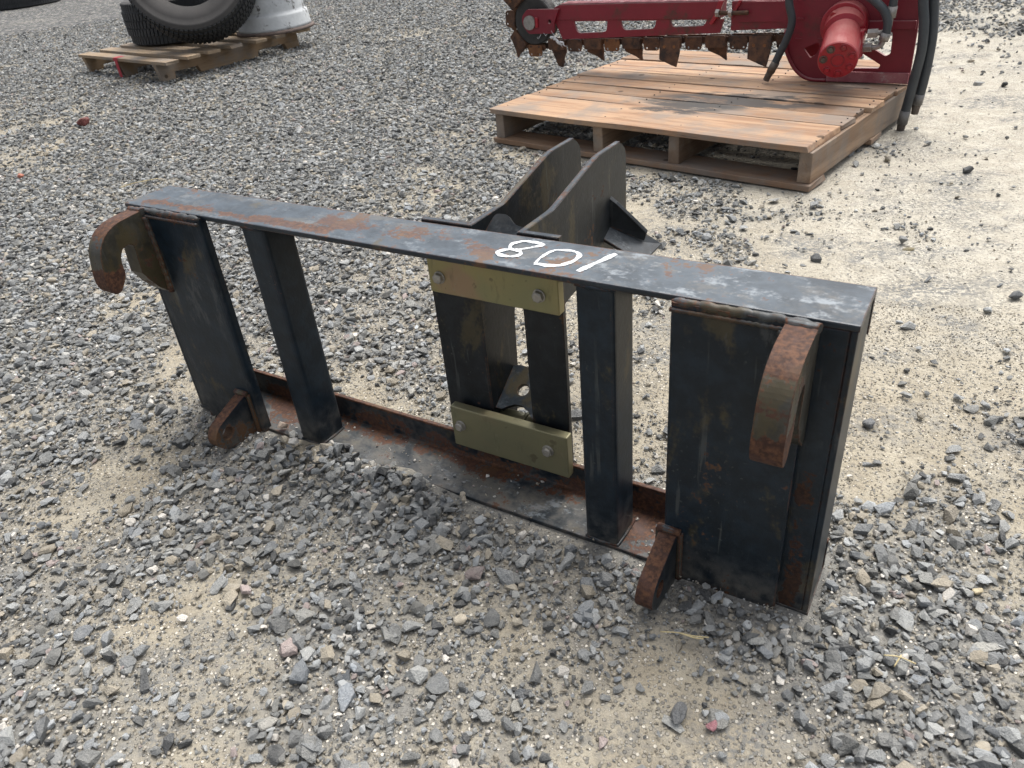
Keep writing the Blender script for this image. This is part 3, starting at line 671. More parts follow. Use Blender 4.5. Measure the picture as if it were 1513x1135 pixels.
# carriage: two bent channels with raised horns, clamped behind the rails
YF = D + .0012
for s, xf0, xf1, xw in ((0, .566, .655, .655), (1, .7295, .7945, .7295)):
    t = .010
    prof = [(YF, .042), (YF + .062, .042), (.182, .12), (.190, .275), (.445, .298), (.4455, .449), (.424, .4675), (.346, .4685), (.325, .4655), (.190, .4345), (YF, .4348)]
    prof = rounded(prof, [.001, .01, .02, .03, .012, .014, .012, .008, .010, .014, .001], 4)
    xa, xb = (xw - t, xw) if s == 0 else (xw, xw + t)
    o = bev(MB().prism(prof, 0, xa, xb).build('carriage_web', M_carr, F), .0012)
    fl = MB()
    if s == 0: fl.prism(rounded([(xf0, YF - .0002), (xw - .003, YF - .0002), (xw - .003, YF + t), (xf0, YF + t)], [.002, .0, .0, .002], 3), 2, .042, .4348)
    else: fl.prism(rounded([(xw + .003, YF - .0002), (xf1, YF - .0002), (xf1, YF + t), (xw + .003, YF + t)], [.0, .002, .002, .0], 3), 2, .042, .4348)
    bev(fl.build('carriage_flange', M_carr, F), .001)
    e = MB()                                       # bare rusty cut edge of the channel above the rail
    if s == 0: e.box(xf0, xw - .002, YF + .0006, YF + t - .0006, .4346, .4354)
    else: e.box(xw + .002, xf1, YF + .0006, YF + t - .0006, .4346, .4354)
    top = [(YF + .002, .4353), (.190, .4351), (.325, .4660), (.346, .4690), (.424, .4680)]
    for i in range(len(top) - 1):
        (y0, z0), (y1, z1) = top[i], top[i + 1]
        e.raw([(xa + .001, y0, z0), (xb - .001, y0, z0), (xb - .001, y1, z1), (xa + .001, y1, z1), (xa + .001, y0, z0 - .003), (xb - .001, y0, z0 - .003), (xb - .001, y1, z1 - .003), (xa + .001, y1, z1 - .003)],
              [(0, 1, 2, 3), (4, 7, 6, 5), (0, 4, 5, 1), (1, 5, 6, 2), (2, 6, 7, 3), (3, 7, 4, 0)])
    e.build('cut_edge', M_edge, F)['label'] = 'bare rusty upper edge of the carriage channel'
# cross plates and pin between the channels
cp = rounded([(.6555, .0), (.6555, .030), (.664, .054), (.684, .055), (.698, .042), (.7290, .036), (.7290, .0)], [.001, .004, .006, .006, .02, .001, .001], 4)
bev(MB().prism(cp, 2, -.004, .004, Matrix.Translation((0, .118, .392)) @ Matrix.Rotation(math.radians(50), 4, 'X')).build('cross_plate', M_carr, F), .001)
Mx = Matrix.Translation((0, .106, .116)) @ Matrix.Rotation(math.radians(33), 4, 'X')
lp = [(.6556, .0), (.6556, .079), (.668, .083), (.7290, .078), (.7290, -.004)] + [(.724, -.002), (.714, .008), (.700, .014), (.686, .013), (.675, .006), (.668, .0)]
bev(MB().prism([lp, circ(.6905, .041, .0105, 18)], 2, -.004, .004, Mx).build('pivot_plate', M_carr, F), .001)
MB().cyl((.6558, .121, .086), (.7288, .121, .086), .0185, seg=24, smooth=True).cyl((.700, .121, .086), (.706, .121, .086), .021, seg=24, smooth=True).build('pivot_pin', M_zinc2, F)
# side bracket on the right horn
br = MB()
A_, B_, C_, E_ = Vector((.7377, .352, .327)), Vector((.806, .362, .289)), Vector((.812, .432, .296)), Vector((.7377, .405, .352))
nrm = (B_ - A_).cross(E_ - A_).normalized() * .007
q8 = [A_, B_, C_, E_, A_ - nrm, B_ - nrm, C_ - nrm, E_ - nrm]
br.raw(q8, [(0, 1, 2, 3), (4, 7, 6, 5), (0, 4, 5, 1), (1, 5, 6, 2), (2, 6, 7, 3), (3, 7, 4, 0)])
bk = bev(br.build('side_bracket', M_carr, F), .0015)
ribp = [Vector((.7377, .378, .388)), Vector((.750, .380, .378)), Vector((.772, .392, .352)), Vector((.793, .408, .322)), Vector((.790, .404, .309)), Vector((.7377, .376, .339))]
off = Vector((.0, .0065, .003))
rv = ribp + [p + off for p in ribp]
nn = len(ribp)
bev(MB().raw(rv, [tuple(range(nn)), tuple(reversed(range(nn, 2 * nn)))] + [(i, (i + 1) % nn, nn + (i + 1) % nn, nn + i) for i in range(nn)]).build('bracket_rib', M_carr, bk), .001)
# clamp plates with bolts
for z0, z1, y0, y1, mat, lb, bolts in ((.3325, .4115, .0725, .0890, M_zinc, 'yellow zinc clamp plate under the top rail', ((.6055, .3588), (.7735, .3589))), (.0435, .1228, .0725, .0890, M_zinc2, 'olive zinc clamp plate above the bottom rail', ((.6036, .0880), (.7692, .0887)))):
    cpl = bev(MB().box(.5855, .8035, y0, y1, z0, z1).build('clamp_plate', mat, F), .002, 3)
    cpl['label'] = lb
    for bx, bz in bolts:
        m = MB().cyl((bx, y0 + .0002, bz), (bx, y0 - .0075, bz), .0088, .0085, 6); m.cyl((bx, y0 - .0074, bz), (bx, y0 - .0085, bz), .0072, .0062, 18); m.cyl((bx, y0 + .0001, bz), (bx, y0 - .0018, bz), .0100, seg=20)
        bev(m.build('bolt', M_bolt, cpl), .0008)
# painted number on the top rail
def stroke(pts, w, z0, jag=.0006):
    P = [Vector((p[0], p[1], 0)) for p in pts]; n = len(P); ww = w if isinstance(w, list) else [w] * n; v = []; f = []
    for i, p in enumerate(P):
        d = (P[min(i + 1, n - 1)] - P[max(i - 1, 0)]).normalized(); a = Vector((-d.y, d.x, 0)); k = ww[i] * .5
        l = p + a * (k + random.uniform(-jag, jag)); r = p - a * (k + random.uniform(-jag, jag))
        v += [(l.x, l.y, z0), (r.x, r.y, z0), (l.x, l.y, z0 + .0004), (r.x, r.y, z0 + .0004)]
    for i in range(n - 1):
        a = 4 * i; b_ = a + 4; f += [(a + 2, a + 3, b_ + 3, b_ + 2), (a, a + 2, b_ + 2, b_), (a + 3, a + 1, b_ + 1, b_ + 3)]
    f += [(0, 1, 3, 2), (4 * n - 4, 4 * n - 2, 4 * n - 1, 4 * n - 3)]
    return v, f
ZT = H + .0003
def digit(name, lines, label):
    m = MB()
    for k, (pts, w) in enumerate(lines):
        sp = [(p.x, p.y) for p in spline([(a, b_, 0) for a, b_ in pts], 6)]
        ww = [(w[0] + (w[1] - w[0]) * i / (len(sp) - 1)) * (.9 + .22 * math.sin(i * .55 + k)) for i in range(len(sp))]
        v, f = stroke(sp, ww, ZT + .0003 * k); m.raw(v, f)
    o = m.build(name, M_white, F); o['label'] = label
digit('painted_digit', [([(.776, .0690), (.7736, .0634), (.7547, .0492), (.7458, .0538), (.7425, .0652), (.7517, .0779), (.767, .0799), (.7795, .0790), (.7820, .0745), (.7736, .0640)], (.0050, .0075)),
                        ([(.7547, .0497), (.767, .0450), (.7699, .0355), (.761, .0280), (.7476, .0278), (.7390, .0330), (.7404, .0411), (.7500, .0485)], (.0065, .0075))], 'white hand-painted figure 8')
digit('painted_digit', [([(.8040, .0175), (.8010, .0270), (.8005, .0440), (.8053, .0637), (.8178, .0700), (.8329, .0703), (.8427, .0634), (.8452, .0483), (.8406, .0353), (.8332, .0256), (.8205, .0211), (.8060, .0204)], (.0035, .0085))], 'white hand-painted figure 0')
digit('painted_digit', [([(.8627, .0184), (.8700, .0390), (.8780, .0610), (.8851, .0812)], (.0078, .0085))], 'white hand-painted figure 1')

# ------------------------------------------------------------------ big pallet
PAL = empty('wooden_pallet', (.0508, 2.9303, 0), (0, 0, -.7935))
tag(PAL, 'large orange-brown wooden pallet carrying the red trencher', 'pallet', 'pallets')
M_deck = wood('fresh_deck_wood', (.285, .165, .098), (.43, .285, .180), (.13, .078, .048), PAL, 0, True, .35)
M_str = wood('weathered_stringer_wood', (.205, .135, .088), (.30, .21, .14), (.09, .058, .04), PAL, 1, False, .7)
def board(name, x0, x1, y0, y1, z0, z1, mat, parent, jag=.004, axis=0, b=.002):
    """a sawn board: slightly crooked ends and edges"""
    r = random.Random(hash((round(x0, 3), round(y0, 3), round(z0, 3))) & 0xffff); n = 7; v = []; f = []
    for i in range(n):
        t = i / (n - 1); e = lambda k=1: r.uniform(-jag, jag) * k
        if axis == 0:
            X0 = X1 = x0 + (x1 - x0) * t
            j = [e(1) if i in (0, n - 1) else 0 for _ in range(4)]
            a, b_, zz = y0 + e(.25), y1 + e(.25), e(.25)
            v += [(X0 + j[0], a, z0 + zz), (X0 + j[1], b_, z0 + zz), (X0 + j[2], b_, z1 + zz), (X0 + j[3], a, z1 + zz)]
        else:
            Y = y0 + (y1 - y0) * t; j = [e(1) if i in (0, n - 1) else 0 for _ in range(4)]
            a, b_ = x0 + e(.25), x1 + e(.25)
            v += [(b_, Y + j[0], z0), (a, Y + j[1], z0), (a, Y + j[2], z1), (b_, Y + j[3], z1)]
    for i in range(n - 1):
        for k in range(4): f.append((4 * i + k, 4 * i + (k + 1) % 4, 4 * i + 4 + (k + 1) % 4, 4 * i + 4 + k))
    f += [(0, 1, 2, 3), (4 * n - 4, 4 * n - 3, 4 * n - 2, 4 * n - 1)]
    return bev(MB().raw(v, f).build(name, mat, parent), b)
edges = [(0.0, .221), (.230, .328), (.337, .431), (.440, .537), (.545, .644), (.653, .748), (.757, .848), (.857, .951), (.961, 1.058)]
for y0, y1 in edges: board('deck_board', -.012 + random.uniform(-.006, .004), (1.215 if y0 < .7 else 1.215 - (y0 - .66) * .42) + random.uniform(-.018, .010), y0, y1, .1075, .125 + random.uniform(-.003, .0012), M_deck, PAL, .006)
for x0 in (.003, .456, .754, 1.181): board('stringer', x0, x0 + .038, .010, 1.05 if x0 < 1 else .83, .0185, .1072, M_str, PAL, .003, 1)
for y0, y1 in ((-.004, .112), (.46, .56), (.94, 1.05)): board('bottom_board', -.008, 1.222 if y0 < .8 else 1.08, y0, y1, .0005, .018, M_deck, PAL, .005)
nm = MB()
for y0, y1 in edges:
    for x0 in (.022, .475, .773, 1.200):
        for fy in (.28, .74):
            px_, py_ = x0 + random.uniform(-.008, .008), y0 + (y1 - y0) * fy; nm.cyl((px_, py_, .1262), (px_, py_, .1236), .0026, seg=8)
no = nm.build('nail_heads', M_dark, PAL); no['kind'] = 'stuff'

# ------------------------------------------------------------------ trencher on the pallet; local x along the boom, y away from the viewer, z up from the deck
TR = empty('chain_trencher', (1.222, 2.7375, .1265), (0, 0, -.654))
tag(TR, 'red chain trencher with rusty digging teeth lying on the large pallet', 'trencher')
# boom: upper beam, lower web with slots
slots = [[(-1.017, .1955), (-.862, .1955), (-.866, .1560), (-1.002, .1505)], [(-.806, .1960), (-.6525, .1960), (-.660, .1675), (-.793, .1615)], [(-.5965, .1975), (-.449, .1975), (-.461, .1765), (-.586, .1725)]]
bo = MB().prism([[(-1.105, .196), (-1.072, .127), (-.40, .152), (-.385, .199), (-.402, .1985), (-.437, .215), (-.4375, .2275), (-1.075, .2275)]] + [rounded(s_, [.002, .002, .018, .018], 4) for s_ in slots], 1, .022, .034)
boom = bev(bo.build('boom_web', M_redboom, TR), .0015)
bev(MB().prism([(-1.105, .2), (-1.105, .247), (-1.076, .2585), (-.437, .2595), (-.400, .2595), (-.400, .2)], 1, .018, .085).build('boom_beam', M_redboom, TR), .003, 3)
MB().box(-1.07, -.40, .020, .083, .2600, .2612).build('beam_top', M_red_dusty, TR)['label'] = 'dusty pink faded top of the boom'
bev(MB().prism([[(-.36, .160), (-.158, .166), (-.10, .15), (-.10, .262), (-.36, .258)]], 1, .024, .08).build('boom_socket', M_redboom, TR), .003)
bev(MB().prism(rounded([(-.335, .190), (-.175, .190), (-.155, .170), (-.10, .160), (-.10, .262), (-.178, .256), (-.335, .256)], .004), 1, .0175, .0245).build('socket_plate', M_red, TR), .0015)
# tensioner: slanted bracket ears, bolt and nuts
tn = bev(MB().prism([(-.405, .262), (-.384, .262), (-.402, .214), (-.425, .182), (-.437, .186), (-.418, .218)], 1, .008, .020).build('tensioner_ear', M_red_hi, TR), .002)
bev(MB().prism([(-.330, .262), (-.318, .262), (-.350, .205), (-.364, .208)], 1, .008, .020).build('tensioner_ear', M_red_hi, TR), .002)
tb = MB().cyl((-.412, .006, .222), (-.292, .006, .222), .0075, seg=12, smooth=True).build('tensioner_bolt', M_rust, TR)
for xx in (-.410, -.362): MB().cyl((xx, .006, .222), (xx + .013, .006, .222), .014, seg=6).build('nut', M_fit, tb)
# boom nose: end plate, idler wheel, axle pin
nose = bev(MB().prism([rounded([(-1.2275, .2445), (-1.256, .2170), (-1.256, .1850), (-1.228, .1500), (-1.106, .1525), (-1.098, .1960), (-1.074, .2440)], [.006, .01, .012, .01, .006, .002, .002], 3), circ(-1.122, .197, .0085, 16)], 1, .006, .018).build('nose_plate', M_red, TR), .0015)
MB().cyl((-1.2164, .0065, .1943), (-1.2164, -.004, .1943), .0275, seg=28).build('axle_pin', M_fit, TR)
bev(MB().box(-1.190, -1.176, .000, .0065, .176, .214).build('pin_keeper', M_red_hi, TR), .002)
wm = MB(); Mw = Matrix.Translation((-1.2164, .06, .1943)) @ Matrix.Rotation(PI / 2, 4, 'X')
wm.lathe([(.02, -.030), (.050, -.030), (.052, -.026), (.074, -.026), (.076, -.031), (.088, -.031), (.092, -.026), (.086, -.012), (.086, .012), (.092, .026), (.088, .031), (.02, .030)], 48, Mw, smooth=False)
wm.build('idler_wheel', M_dark, TR)
# chain: closed loop path round the nose wheel
path = []
def zb(x): return .1085 + (x + 1.2) * .0235
PITCH_ = .0865
xs = -.07
while xs > -1.185: path.append((xs, zb(xs), 0.0)); xs -= PITCH_ / 2
rc_ = .104; ang = -90
while ang > -270: path.append((-1.2164 + rc_ * math.cos(math.radians(ang)), .1943 + rc_ * math.sin(math.radians(ang)), math.radians(ang + 90))); ang -= math.degrees(PITCH_ / 2 / rc_)
xs = -1.19
while xs < -.2: path.append((xs, .2985, PI)); xs += PITCH_ / 2
def chain_M(x, z, a): return Matrix.Translation((x, .058, z)) @ Matrix.Rotation(-a, 4, 'Y')
side_pl = rounded([(-.030, .016), (.030, .016), (.036, .0), (.030, -.030), (-.030, -.030), (-.036, .0)], [.004, .004, .01, .008, .008, .01], 2)
tooth_pr = [[(-.036, .004), (.036, .004), (.040, -.030), (.036, -.055), (.038, -.074), (.010, -.056), (-.034, -.038), (-.040, -.020)],
            [(-.040, .004), (.040, .004), (.042, -.045), (.034, -.098), (.014, -.092), (-.038, -.072), (-.040, -.03)],
            [(-.030, .006), (.034, .006), (.036, -.035), (.022, -.060), (.010, -.100), (-.012, -.094), (-.022, -.062), (-.034, -.03)]]
kinds = {0: 1, 2: 0, 4: 1, 6: 0, 8: 0, 10: 2, 12: 2}
for i in range(0, len(path) - 1):
    x, z, a = path[i]; M = chain_M(x, z, a); k = i // 2
    if x > -.13 and i < 6: continue
    if i % 2 == 0:
        for y in (-.019, .017):
            bev(MB().prism([rounded([(-.046, .012), (.046, .012), (.046, -.012), (-.046, -.012)], .011, 3)], 1, y, y + .006, M).build('chain_link', M_rust, TR), .001)
        MB().cyl(M @ Vector((.0216, -.026, 0)), M @ Vector((.0216, .027, 0)), .0062, seg=10, smooth=True).build('chain_pin', M_rust, TR)
        MB().cyl(M @ Vector((-.0216, -.026, 0)), M @ Vector((-.0216, .027, 0)), .0062, seg=10, smooth=True).build('chain_pin', M_rust, TR)
        if k % 2 == 1:
            pl = bev(MB().prism([[(p[0], p[1] - .004) for p in side_pl], circ(-.020, -.0255, .0042, 10), circ(.020, -.0255, .0042, 10)], 1, -.030, -.0245, M).build('link_plate', M_rust_hi if k % 4 == 1 and k not in (1, 5) else M_rust, TR), .001)
            for sx in (-.020, .020): MB().cyl(M @ Vector((sx, -.0315, .006)), M @ Vector((sx, -.029, .006)), .0055, seg=8).build('rivet', M_rust, pl)
        else:
            tk = {0: 1, 2: 1, 4: 0, 6: 1, 8: 0, 10: 0, 12: 2}.get(k, (2, 0, 1)[k // 2 % 3])
            near = tk == 1
            y0 = -.052 if near else -.020
            th = bev(MB().prism(tooth_pr[tk], 1, y0, y0 + .011, M @ Matrix.Rotation(math.radians(-12 if near else 8), 4, 'X')).build('digging_tooth', M_rust, TR), .0015)
            bev(MB().prism([rounded([(-.038, .016), (.038, .016), (.038, -.026), (-.038, -.026)], .006, 2)], 1, -.036, -.0245, M).build('tooth_holder', M_rust, TR), .001)
            for sx in (-.020, .020): MB().cyl(M @ Vector((sx, y0 - .006, -.016)), M @ Vector((sx, y0 + .004, -.016)), .0062, seg=8).build('rivet', M_rust_hi, th)
# drive head: side plate with cut-outs
head_pl = [(-.128, .30)] + [(-.150, .17), (-.145, .110), (-.130, .0715), (-.105, .0355), (-.075, .0120), (-.042, .0005), (-.003, -.0005), (.268, -.0005), (.2660, .164), (.2590, .262), (.2560, .42), (.12, .50), (-.05, .50), (-.12, .42)]
holes = [rounded([(-.086, .107), (-.0375, .127), (-.030, .110), (-.042, .088), (-.0595, .0758)], .006, 3), rounded([(.1125, .1560), (.194, .1600), (.1975, .0935), (.183, .0855), (.130, .115), (.105, .12)], .006, 3), rounded([(.060, .110), (.110, .0930), (.1715, .0585), (.168, .0470), (.05, .0455)], .004, 3)]
hp = bev(MB().prism([head_pl] + holes, 1, .0, .012).build('head_plate', M_red, TR), .003, 3)
bev(MB().box(.004, .266, -.010, -.0002, .002, .036).build('skid_strip', M_red_dusty, TR), .002)['label'] = 'dusty scuffed red strip along the foot of the head plate'
bev(MB().box(.110, .262, -.012, -.0002, .169, .196).build('stiffener', M_red, TR), .003)
bev(MB().prism([(-.145, .30), (-.145, .12), (-.13, .0715), (-.105, .0355), (-.042, .0006), (-.02, .0006), (-.02, .30)], 1, .10, .112).build('rear_head_plate', M_red, TR), .002)
for z in (.2, .135):
    for xx in (-.105, -.03): MB().box(xx - .012, xx + .012, -.0032, -.0002, z, z + .005).build('plate_tab', M_red, TR)
rim = []
for i in range(15):
    p = [(-.145, .110), (-.130, .0715), (-.105, .0355), (-.075, .0120), (-.042, .0005), (-.003, -.0005), (.0, -.0005)]
pts = spline([(-.150, -.006, .17), (-.145, -.006, .111), (-.1295, -.006, .0725), (-.1045, -.006, .0370), (-.0745, -.006, .0145), (-.042, -.006, .0055), (.004, -.006, .0050)], 5)
MB().tube(pts, .0062, 8).build('plate_rim', M_red, TR)
# hydraulic motor: stepped barrel, flanged, bolted end cap
p0 = Vector((.045, .0, .190)); p1 = Vector((.0885, -.245, .1195)); ax = (p1 - p0).normalized()
rotM = ax.to_track_quat('Z', 'Y').to_matrix().to_4x4(); rotM.translation = p0
hub = bev(MB().cyl((0.045, -.0002, .186), (.0455, -.045, .186), .074, .072, 40, True).build('drive_hub', M_red_hi, TR), .003)
mo = MB(); mo.lathe([(.0, .02), (.066, .02), (.066, .075), (.052, .082), (.052, .105), (.0585, .108), (.0585, .20), (.0600, .202), (.0600, .248), (.0575, .252), (.0, .252)], 40, rotM, closed=False)
mot = mo.build('hydraulic_motor', M_red_hi, TR)
for p in mot.data.polygons: p.use_smooth = False
for i in range(7):
    t = 2 * PI * i / 7 + .35
    c_ = Vector((.043 * math.cos(t), .043 * math.sin(t), .2515))
    MB().lathe([(.0125, 0), (.0125, .0022), (.0095, .0022), (.0095, 0)], 16, rotM @ Matrix.Translation(c_)).cyl(rotM @ c_, rotM @ (c_ + Vector((0, 0, .0055))), .0078, seg=6).build('cap_bolt', M_red_hi if i not in (2, 3) else M_fit_d, mot)
MB().lathe([(.020, .0), (.020, .002), (.018, .002), (.018, .0)], 24, rotM @ Matrix.Translation((0, 0, .252))).build('cap_ring', M_red, mot)
for sx in (-.022, .026):
    c_ = Vector((.03, sx, .078)); bz = rotM @ Matrix.Translation(Vector((0, 0, 0)))
for dx in (-.028, .022):
    c_ = Vector((.047 + dx, -.060, .2275)); MB().cyl(c_, c_ + Vector((0, -.016, -.003)), .0105, seg=6).build('flange_bolt', M_red_hi, mot)
bev(MB().box(.095, .128, -.115, -.075, .10, .185).build('port_block', M_red_hi, mot), .004)
# hoses
M_fer = simple('crimped_ferrule', (.17, .165, .16), (.12, .115, .11), .5, .3, 60, .2)
def hose(pts, r, fit=None, n=10):
    sp = spline(pts, n); h = MB().tube(sp, r, 12).build('hydraulic_hose', M_hose, TR); return h
h1 = hose([(.10, -.085, .55), (.100, -.085, .40), (.108, -.085, .300), (.140, -.085, .268), (.172, -.085, .240), (.189, -.085, .205), (.190, -.085, .170)], .0130)
MB().cyl((.190, -.085, .174), (.184, -.085, .150), .0155, seg=14, smooth=True).tube(spline([(.184, -.085, .152), (.180, -.085, .138), (.168, -.085, .131), (.150, -.085, .130)], 6), .0085, 10).build('elbow_fitting', M_fit, h1)
MB().cyl((.152, -.085, .130), (.128, -.085, .129), .0145, seg=6).build('nut', M_fit, h1)
h2 = hose([(.192, -.068, .55), (.193, -.068, .40), (.194, -.068, .30), (.194, -.068, .245)], .0125)
MB().cyl((.194, -.068, .248), (.193, -.068, .215), .0145, seg=14, smooth=True).tube(spline([(.193, -.068, .216), (.192, -.068, .188), (.182, -.072, .174), (.160, -.080, .172)], 6), .0085, 10).build('elbow_fitting', M_fit, h2)
MB().cyl((.164, -.080, .172), (.134, -.085, .171), .0145, seg=6).build('nut', M_fit, h2)
h3 = hose([(-.10, -.06, .52), (-.125, -.06, .36), (-.133, -.06, .272), (-.117, -.06, .206), (-.128, -.06, .152), (-.151, -.06, .097), (-.166, -.06, .062)], .0128)
MB().cyl((-.160, -.06, .074), (-.176, -.06, .040), .0145, seg=14, smooth=True).cyl((-.174, -.06, .045), (-.190, -.06, .012), .0125, .0110, seg=12).build('hose_end', M_fit_d, h3)
h4 = hose([(.268, -.08, .55), (.276, -.08, .36), (.2801, -.08, .267), (.2940, -.08, .196), (.3000, -.08, .122), (.2950, -.08, .045), (.2890, -.08, -.030), (.2850, -.08, -.068)], .0150)
MB().cyl((.2850, -.08, -.064), (.2815, -.08, -.108), .0165, seg=14, smooth=True).build('ferrule', M_fer, h4)
MB().cyl((.2815, -.08, -.106), (.2785, -.08, -.146), .0135, .0115, seg=12).build('hose_end', M_fit_d, h4)
h5 = hose([(.292, -.055, .55), (.300, -.055, .36), (.3060, -.055, .262), (.3190, -.055, .168), (.3210, -.055, .075), (.3180, -.055, .010), (.3150, -.055, -.020)], .0150)
MB().cyl((.3152, -.055, -.016), (.3120, -.055, -.050), .0165, seg=14, smooth=True).build('ferrule', M_fer, h5)
MB().cyl((.3120, -.055, -.048), (.3100, -.055, -.080), .0135, .0115, seg=12).build('hose_end', M_fit_d, h5)
# scrap of baling twine caught on the nose
tw = MB()
for k in range(4):                                   # a crumpled strip and a few loose fibres
    a0 = Vector((-1.115 + .014 * k, -.002, .139 - .006 * k)); p = [a0]
    for j in range(3): p.append(p[-1] + Vector((random.uniform(.004, .018), random.uniform(-.004, .004), random.uniform(-.016, .006))))
    tw.tube(spline(p, 4), [.0055 * (1 - .08 * q) for q in range(13)], 6)
for k in range(3):
    p = [Vector((-1.165 + .03 * k, .003, .150))]
    for j in range(3): p.append(p[-1] + Vector((random.uniform(-.012, .016), -.003, random.uniform(-.018, .014))))
    tw.tube(spline(p, 4), .0008, 4)
tag(tw.build('twine_scrap', M_white, None), 'frayed pale twine scrap caught on the trencher nose', 'twine')
two = bpy.data.objects['twine_scrap']; two.matrix_world = TR.matrix_basis

# ------------------------------------------------------------------ small pallet, tyres and rim at the back left
LY = math.radians(136.3)
LP = empty('wooden_pallet', (-1.945, 5.134, -.002), (0, 0, LY))
tag(LP, 'small open-slatted pale pallet with notched stringers under the tyres at upper left', 'pallet', 'pallets')
M_lp = wood('aged_pallet_wood', (.29, .215, .14), (.37, .285, .195), (.17, .115, .07), LP, 0, False, .6)
M_ls = wood('aged_stringer_wood', (.22, .15, .09), (.27, .19, .115), (.13, .085, .05), LP, 1, False, .5)
# local x along the boards (towards the left of the photo), local -y along the stringers (away)
for k, (y0, y1, ov) in enumerate(((0, .090, .14), (.155, .245, .13), (.310, .400, .11), (.470, .560, .12), (.640, .730, .15), (.800, .880, .15), (.980, 1.080, .16))):
    board('deck_board', -ov, 1.08, -y1, -y0, .104, .123, M_lp, LP, .006)
st = [(0, .0), (.135, .0), (.150, .038), (.255, .038), (.270, .0), (.735, .0), (.750, .038), (.945, .038), (.960, .0), (1.075, .0), (1.075, .1035), (0.01, .1035)]
st = [(.02, .0), (.105, .0), (.115, .040), (.275, .040), (.290, .0), (.725, .0), (.740, .040), (.955, .040), (.970, .0), (1.075, .0), (1.075, .1035), (.0, .1035)]
for k, x0 in enumerate((.0, .497, .994)):
    so = bev(MB().prism([(-y, z) for y, z in st], 0, x0, x0 + .040).build('stringer', M_ls, LP), .002)
M_redmark = simple('red_spray_paint', (.36, .018, .035), (.28, .02, .03), .7, 0, 40, .3)
mk = MB().box(.4965, .5375, .0003, .0012, .004, .1030).box(.485, .548, .0005, .0016, .1045, .1225).box(.488, .545, -.055, .0008, .1236, .1240)
mk.build('red_paint_mark', M_redmark, LP)['label'] = 'red spray paint on the middle stringer end'

def tyre(name, R, rb, w, M, label, seg=72):
    T_ = empty(name); T_.matrix_world = M
    hw = w / 2
    side = [(rb, -hw * .62), (rb + .012, -hw * .80), (rb + .035, -hw * .90), (rb + .06, -hw * .99), (rb + (R - rb) * .55, -hw * 1.04), (rb + (R - rb) * .72, -hw * 1.0), (rb + (R - rb) * .74, -hw * 1.03), (rb + (R - rb) * .80, -hw * 1.0), (rb + (R - rb) * .90, -hw * .94)]
    tread = [(rb + (R - rb) * .90, -hw * .94), (R - .016, -hw * .86), (R - .010, -hw * .5), (R - .008, 0), (R - .010, hw * .5), (R - .016, hw * .86), (rb + (R - rb) * .90, hw * .94)]
    inner = [(rb, hw * .62), (rb + .05, hw * .75), (R - .04, hw * .6), (R - .03, 0), (R - .04, -hw * .6), (rb + .05, -hw * .75), (rb, -hw * .62)]
    MB().lathe(side, seg, closed=False).lathe([(r, -z) for r, z in reversed(side)], seg, closed=False).build('sidewall', M_wall, T_)
    MB().lathe(tread, seg, closed=False).build('tread_band', M_tyre, T_)
    MB().lathe(inner, seg, closed=False).build('inner_liner', M_tyre, T_)
    b = MB(); nb = 84; rr = random.Random(3)
    for i in range(nb):
        for row, (z0, z1, rad, sk) in enumerate(((-.92, -.60, R - .010, .0), (-.54, -.20, R, .4), (-.15, .15, R + .001, .1), (.20, .54, R, .7), (.60, .92, R - .010, .3))):
            t0 = 2 * PI * (i + sk) / nb; dt = 2 * PI / nb * .72
            v = []
            for rad2 in (R - .020 if row in (0, 4) else R - .014, rad):
                for (tt, zz, q) in ((t0, z0, 0), (t0 + dt, z0, 0), (t0 + dt + .02, z1, 0), (t0 + .02, z1, 0)):
                    v.append((rad2 * math.cos(tt), rad2 * math.sin(tt), zz * hw))
            b.raw(v, [(0, 3, 2, 1), (4, 5, 6, 7), (0, 1, 5, 4), (1, 2, 6, 5), (2, 3, 7, 6), (3, 0, 4, 7)])
    me = bpy.data.meshes.new('tread_blocks'); me.from_pydata(b.v, [], b.f); me.update()
    tb_ = link('tread_blocks', me, M_tyre, T_); tb_['kind'] = 'stuff'
    tag(T_, label, 'tyre', 'loose tyres'); return T_
nh = Vector((.10, -.995, 0)).normalized(); el = math.radians(26)
nrm_ = nh * math.cos(el) + Vector((0, 0, math.sin(el)))
Mt = nrm_.to_track_quat('Z', 'Y').to_matrix().to_4x4()
Rt, wt = .405, .27
Mt.translation = Vector((-1.70, 5.50, 0)) - nh * (Rt * math.sin(el) - wt / 2 * math.cos(el)) + Vector((0, 0, .124 + Rt * math.cos(el) + wt / 2 * math.sin(el)))
tyre('tyre', Rt, .235, wt, Mt, 'big black tyre leaning back on the small pallet, its sidewall facing us')
tyre('tyre', .40, .235, .27, Matrix.Translation((-2.00, 6.12, .124 + .14)), 'black tyre lying flat on the small pallet behind the leaning tyre')
tyre('tyre', .52, .28, .34, Matrix.Translation((-6.55, 13.1, .165)), 'dark tyre lying on the gravel in the top left corner, right one of two')
tyre('tyre', .52, .28, .34, Matrix.Translation((-7.75, 13.9, .165)), 'dark tyre lying on the gravel in the extreme top left corner')
RM = empty('wheel_rim', (-1.325, 5.86, .1245)); tag(RM, 'chipped white steel wheel rim lying flat on the small pallet beside the tyre', 'wheel rim')
prof = [(.250, .004), (.262, .0), (.268, .006), (.266, .016), (.252, .022), (.246, .036), (.242, .100), (.238, .112), (.226, .118), (.224, .135), (.220, .205), (.214, .222), (.222, .262), (.232, .285), (.240, .300)]
MB().lathe(prof[4:13] + [(r - .008, z) for r, z in reversed(prof[4:13])], 64).build('barrel', M_rim, RM)
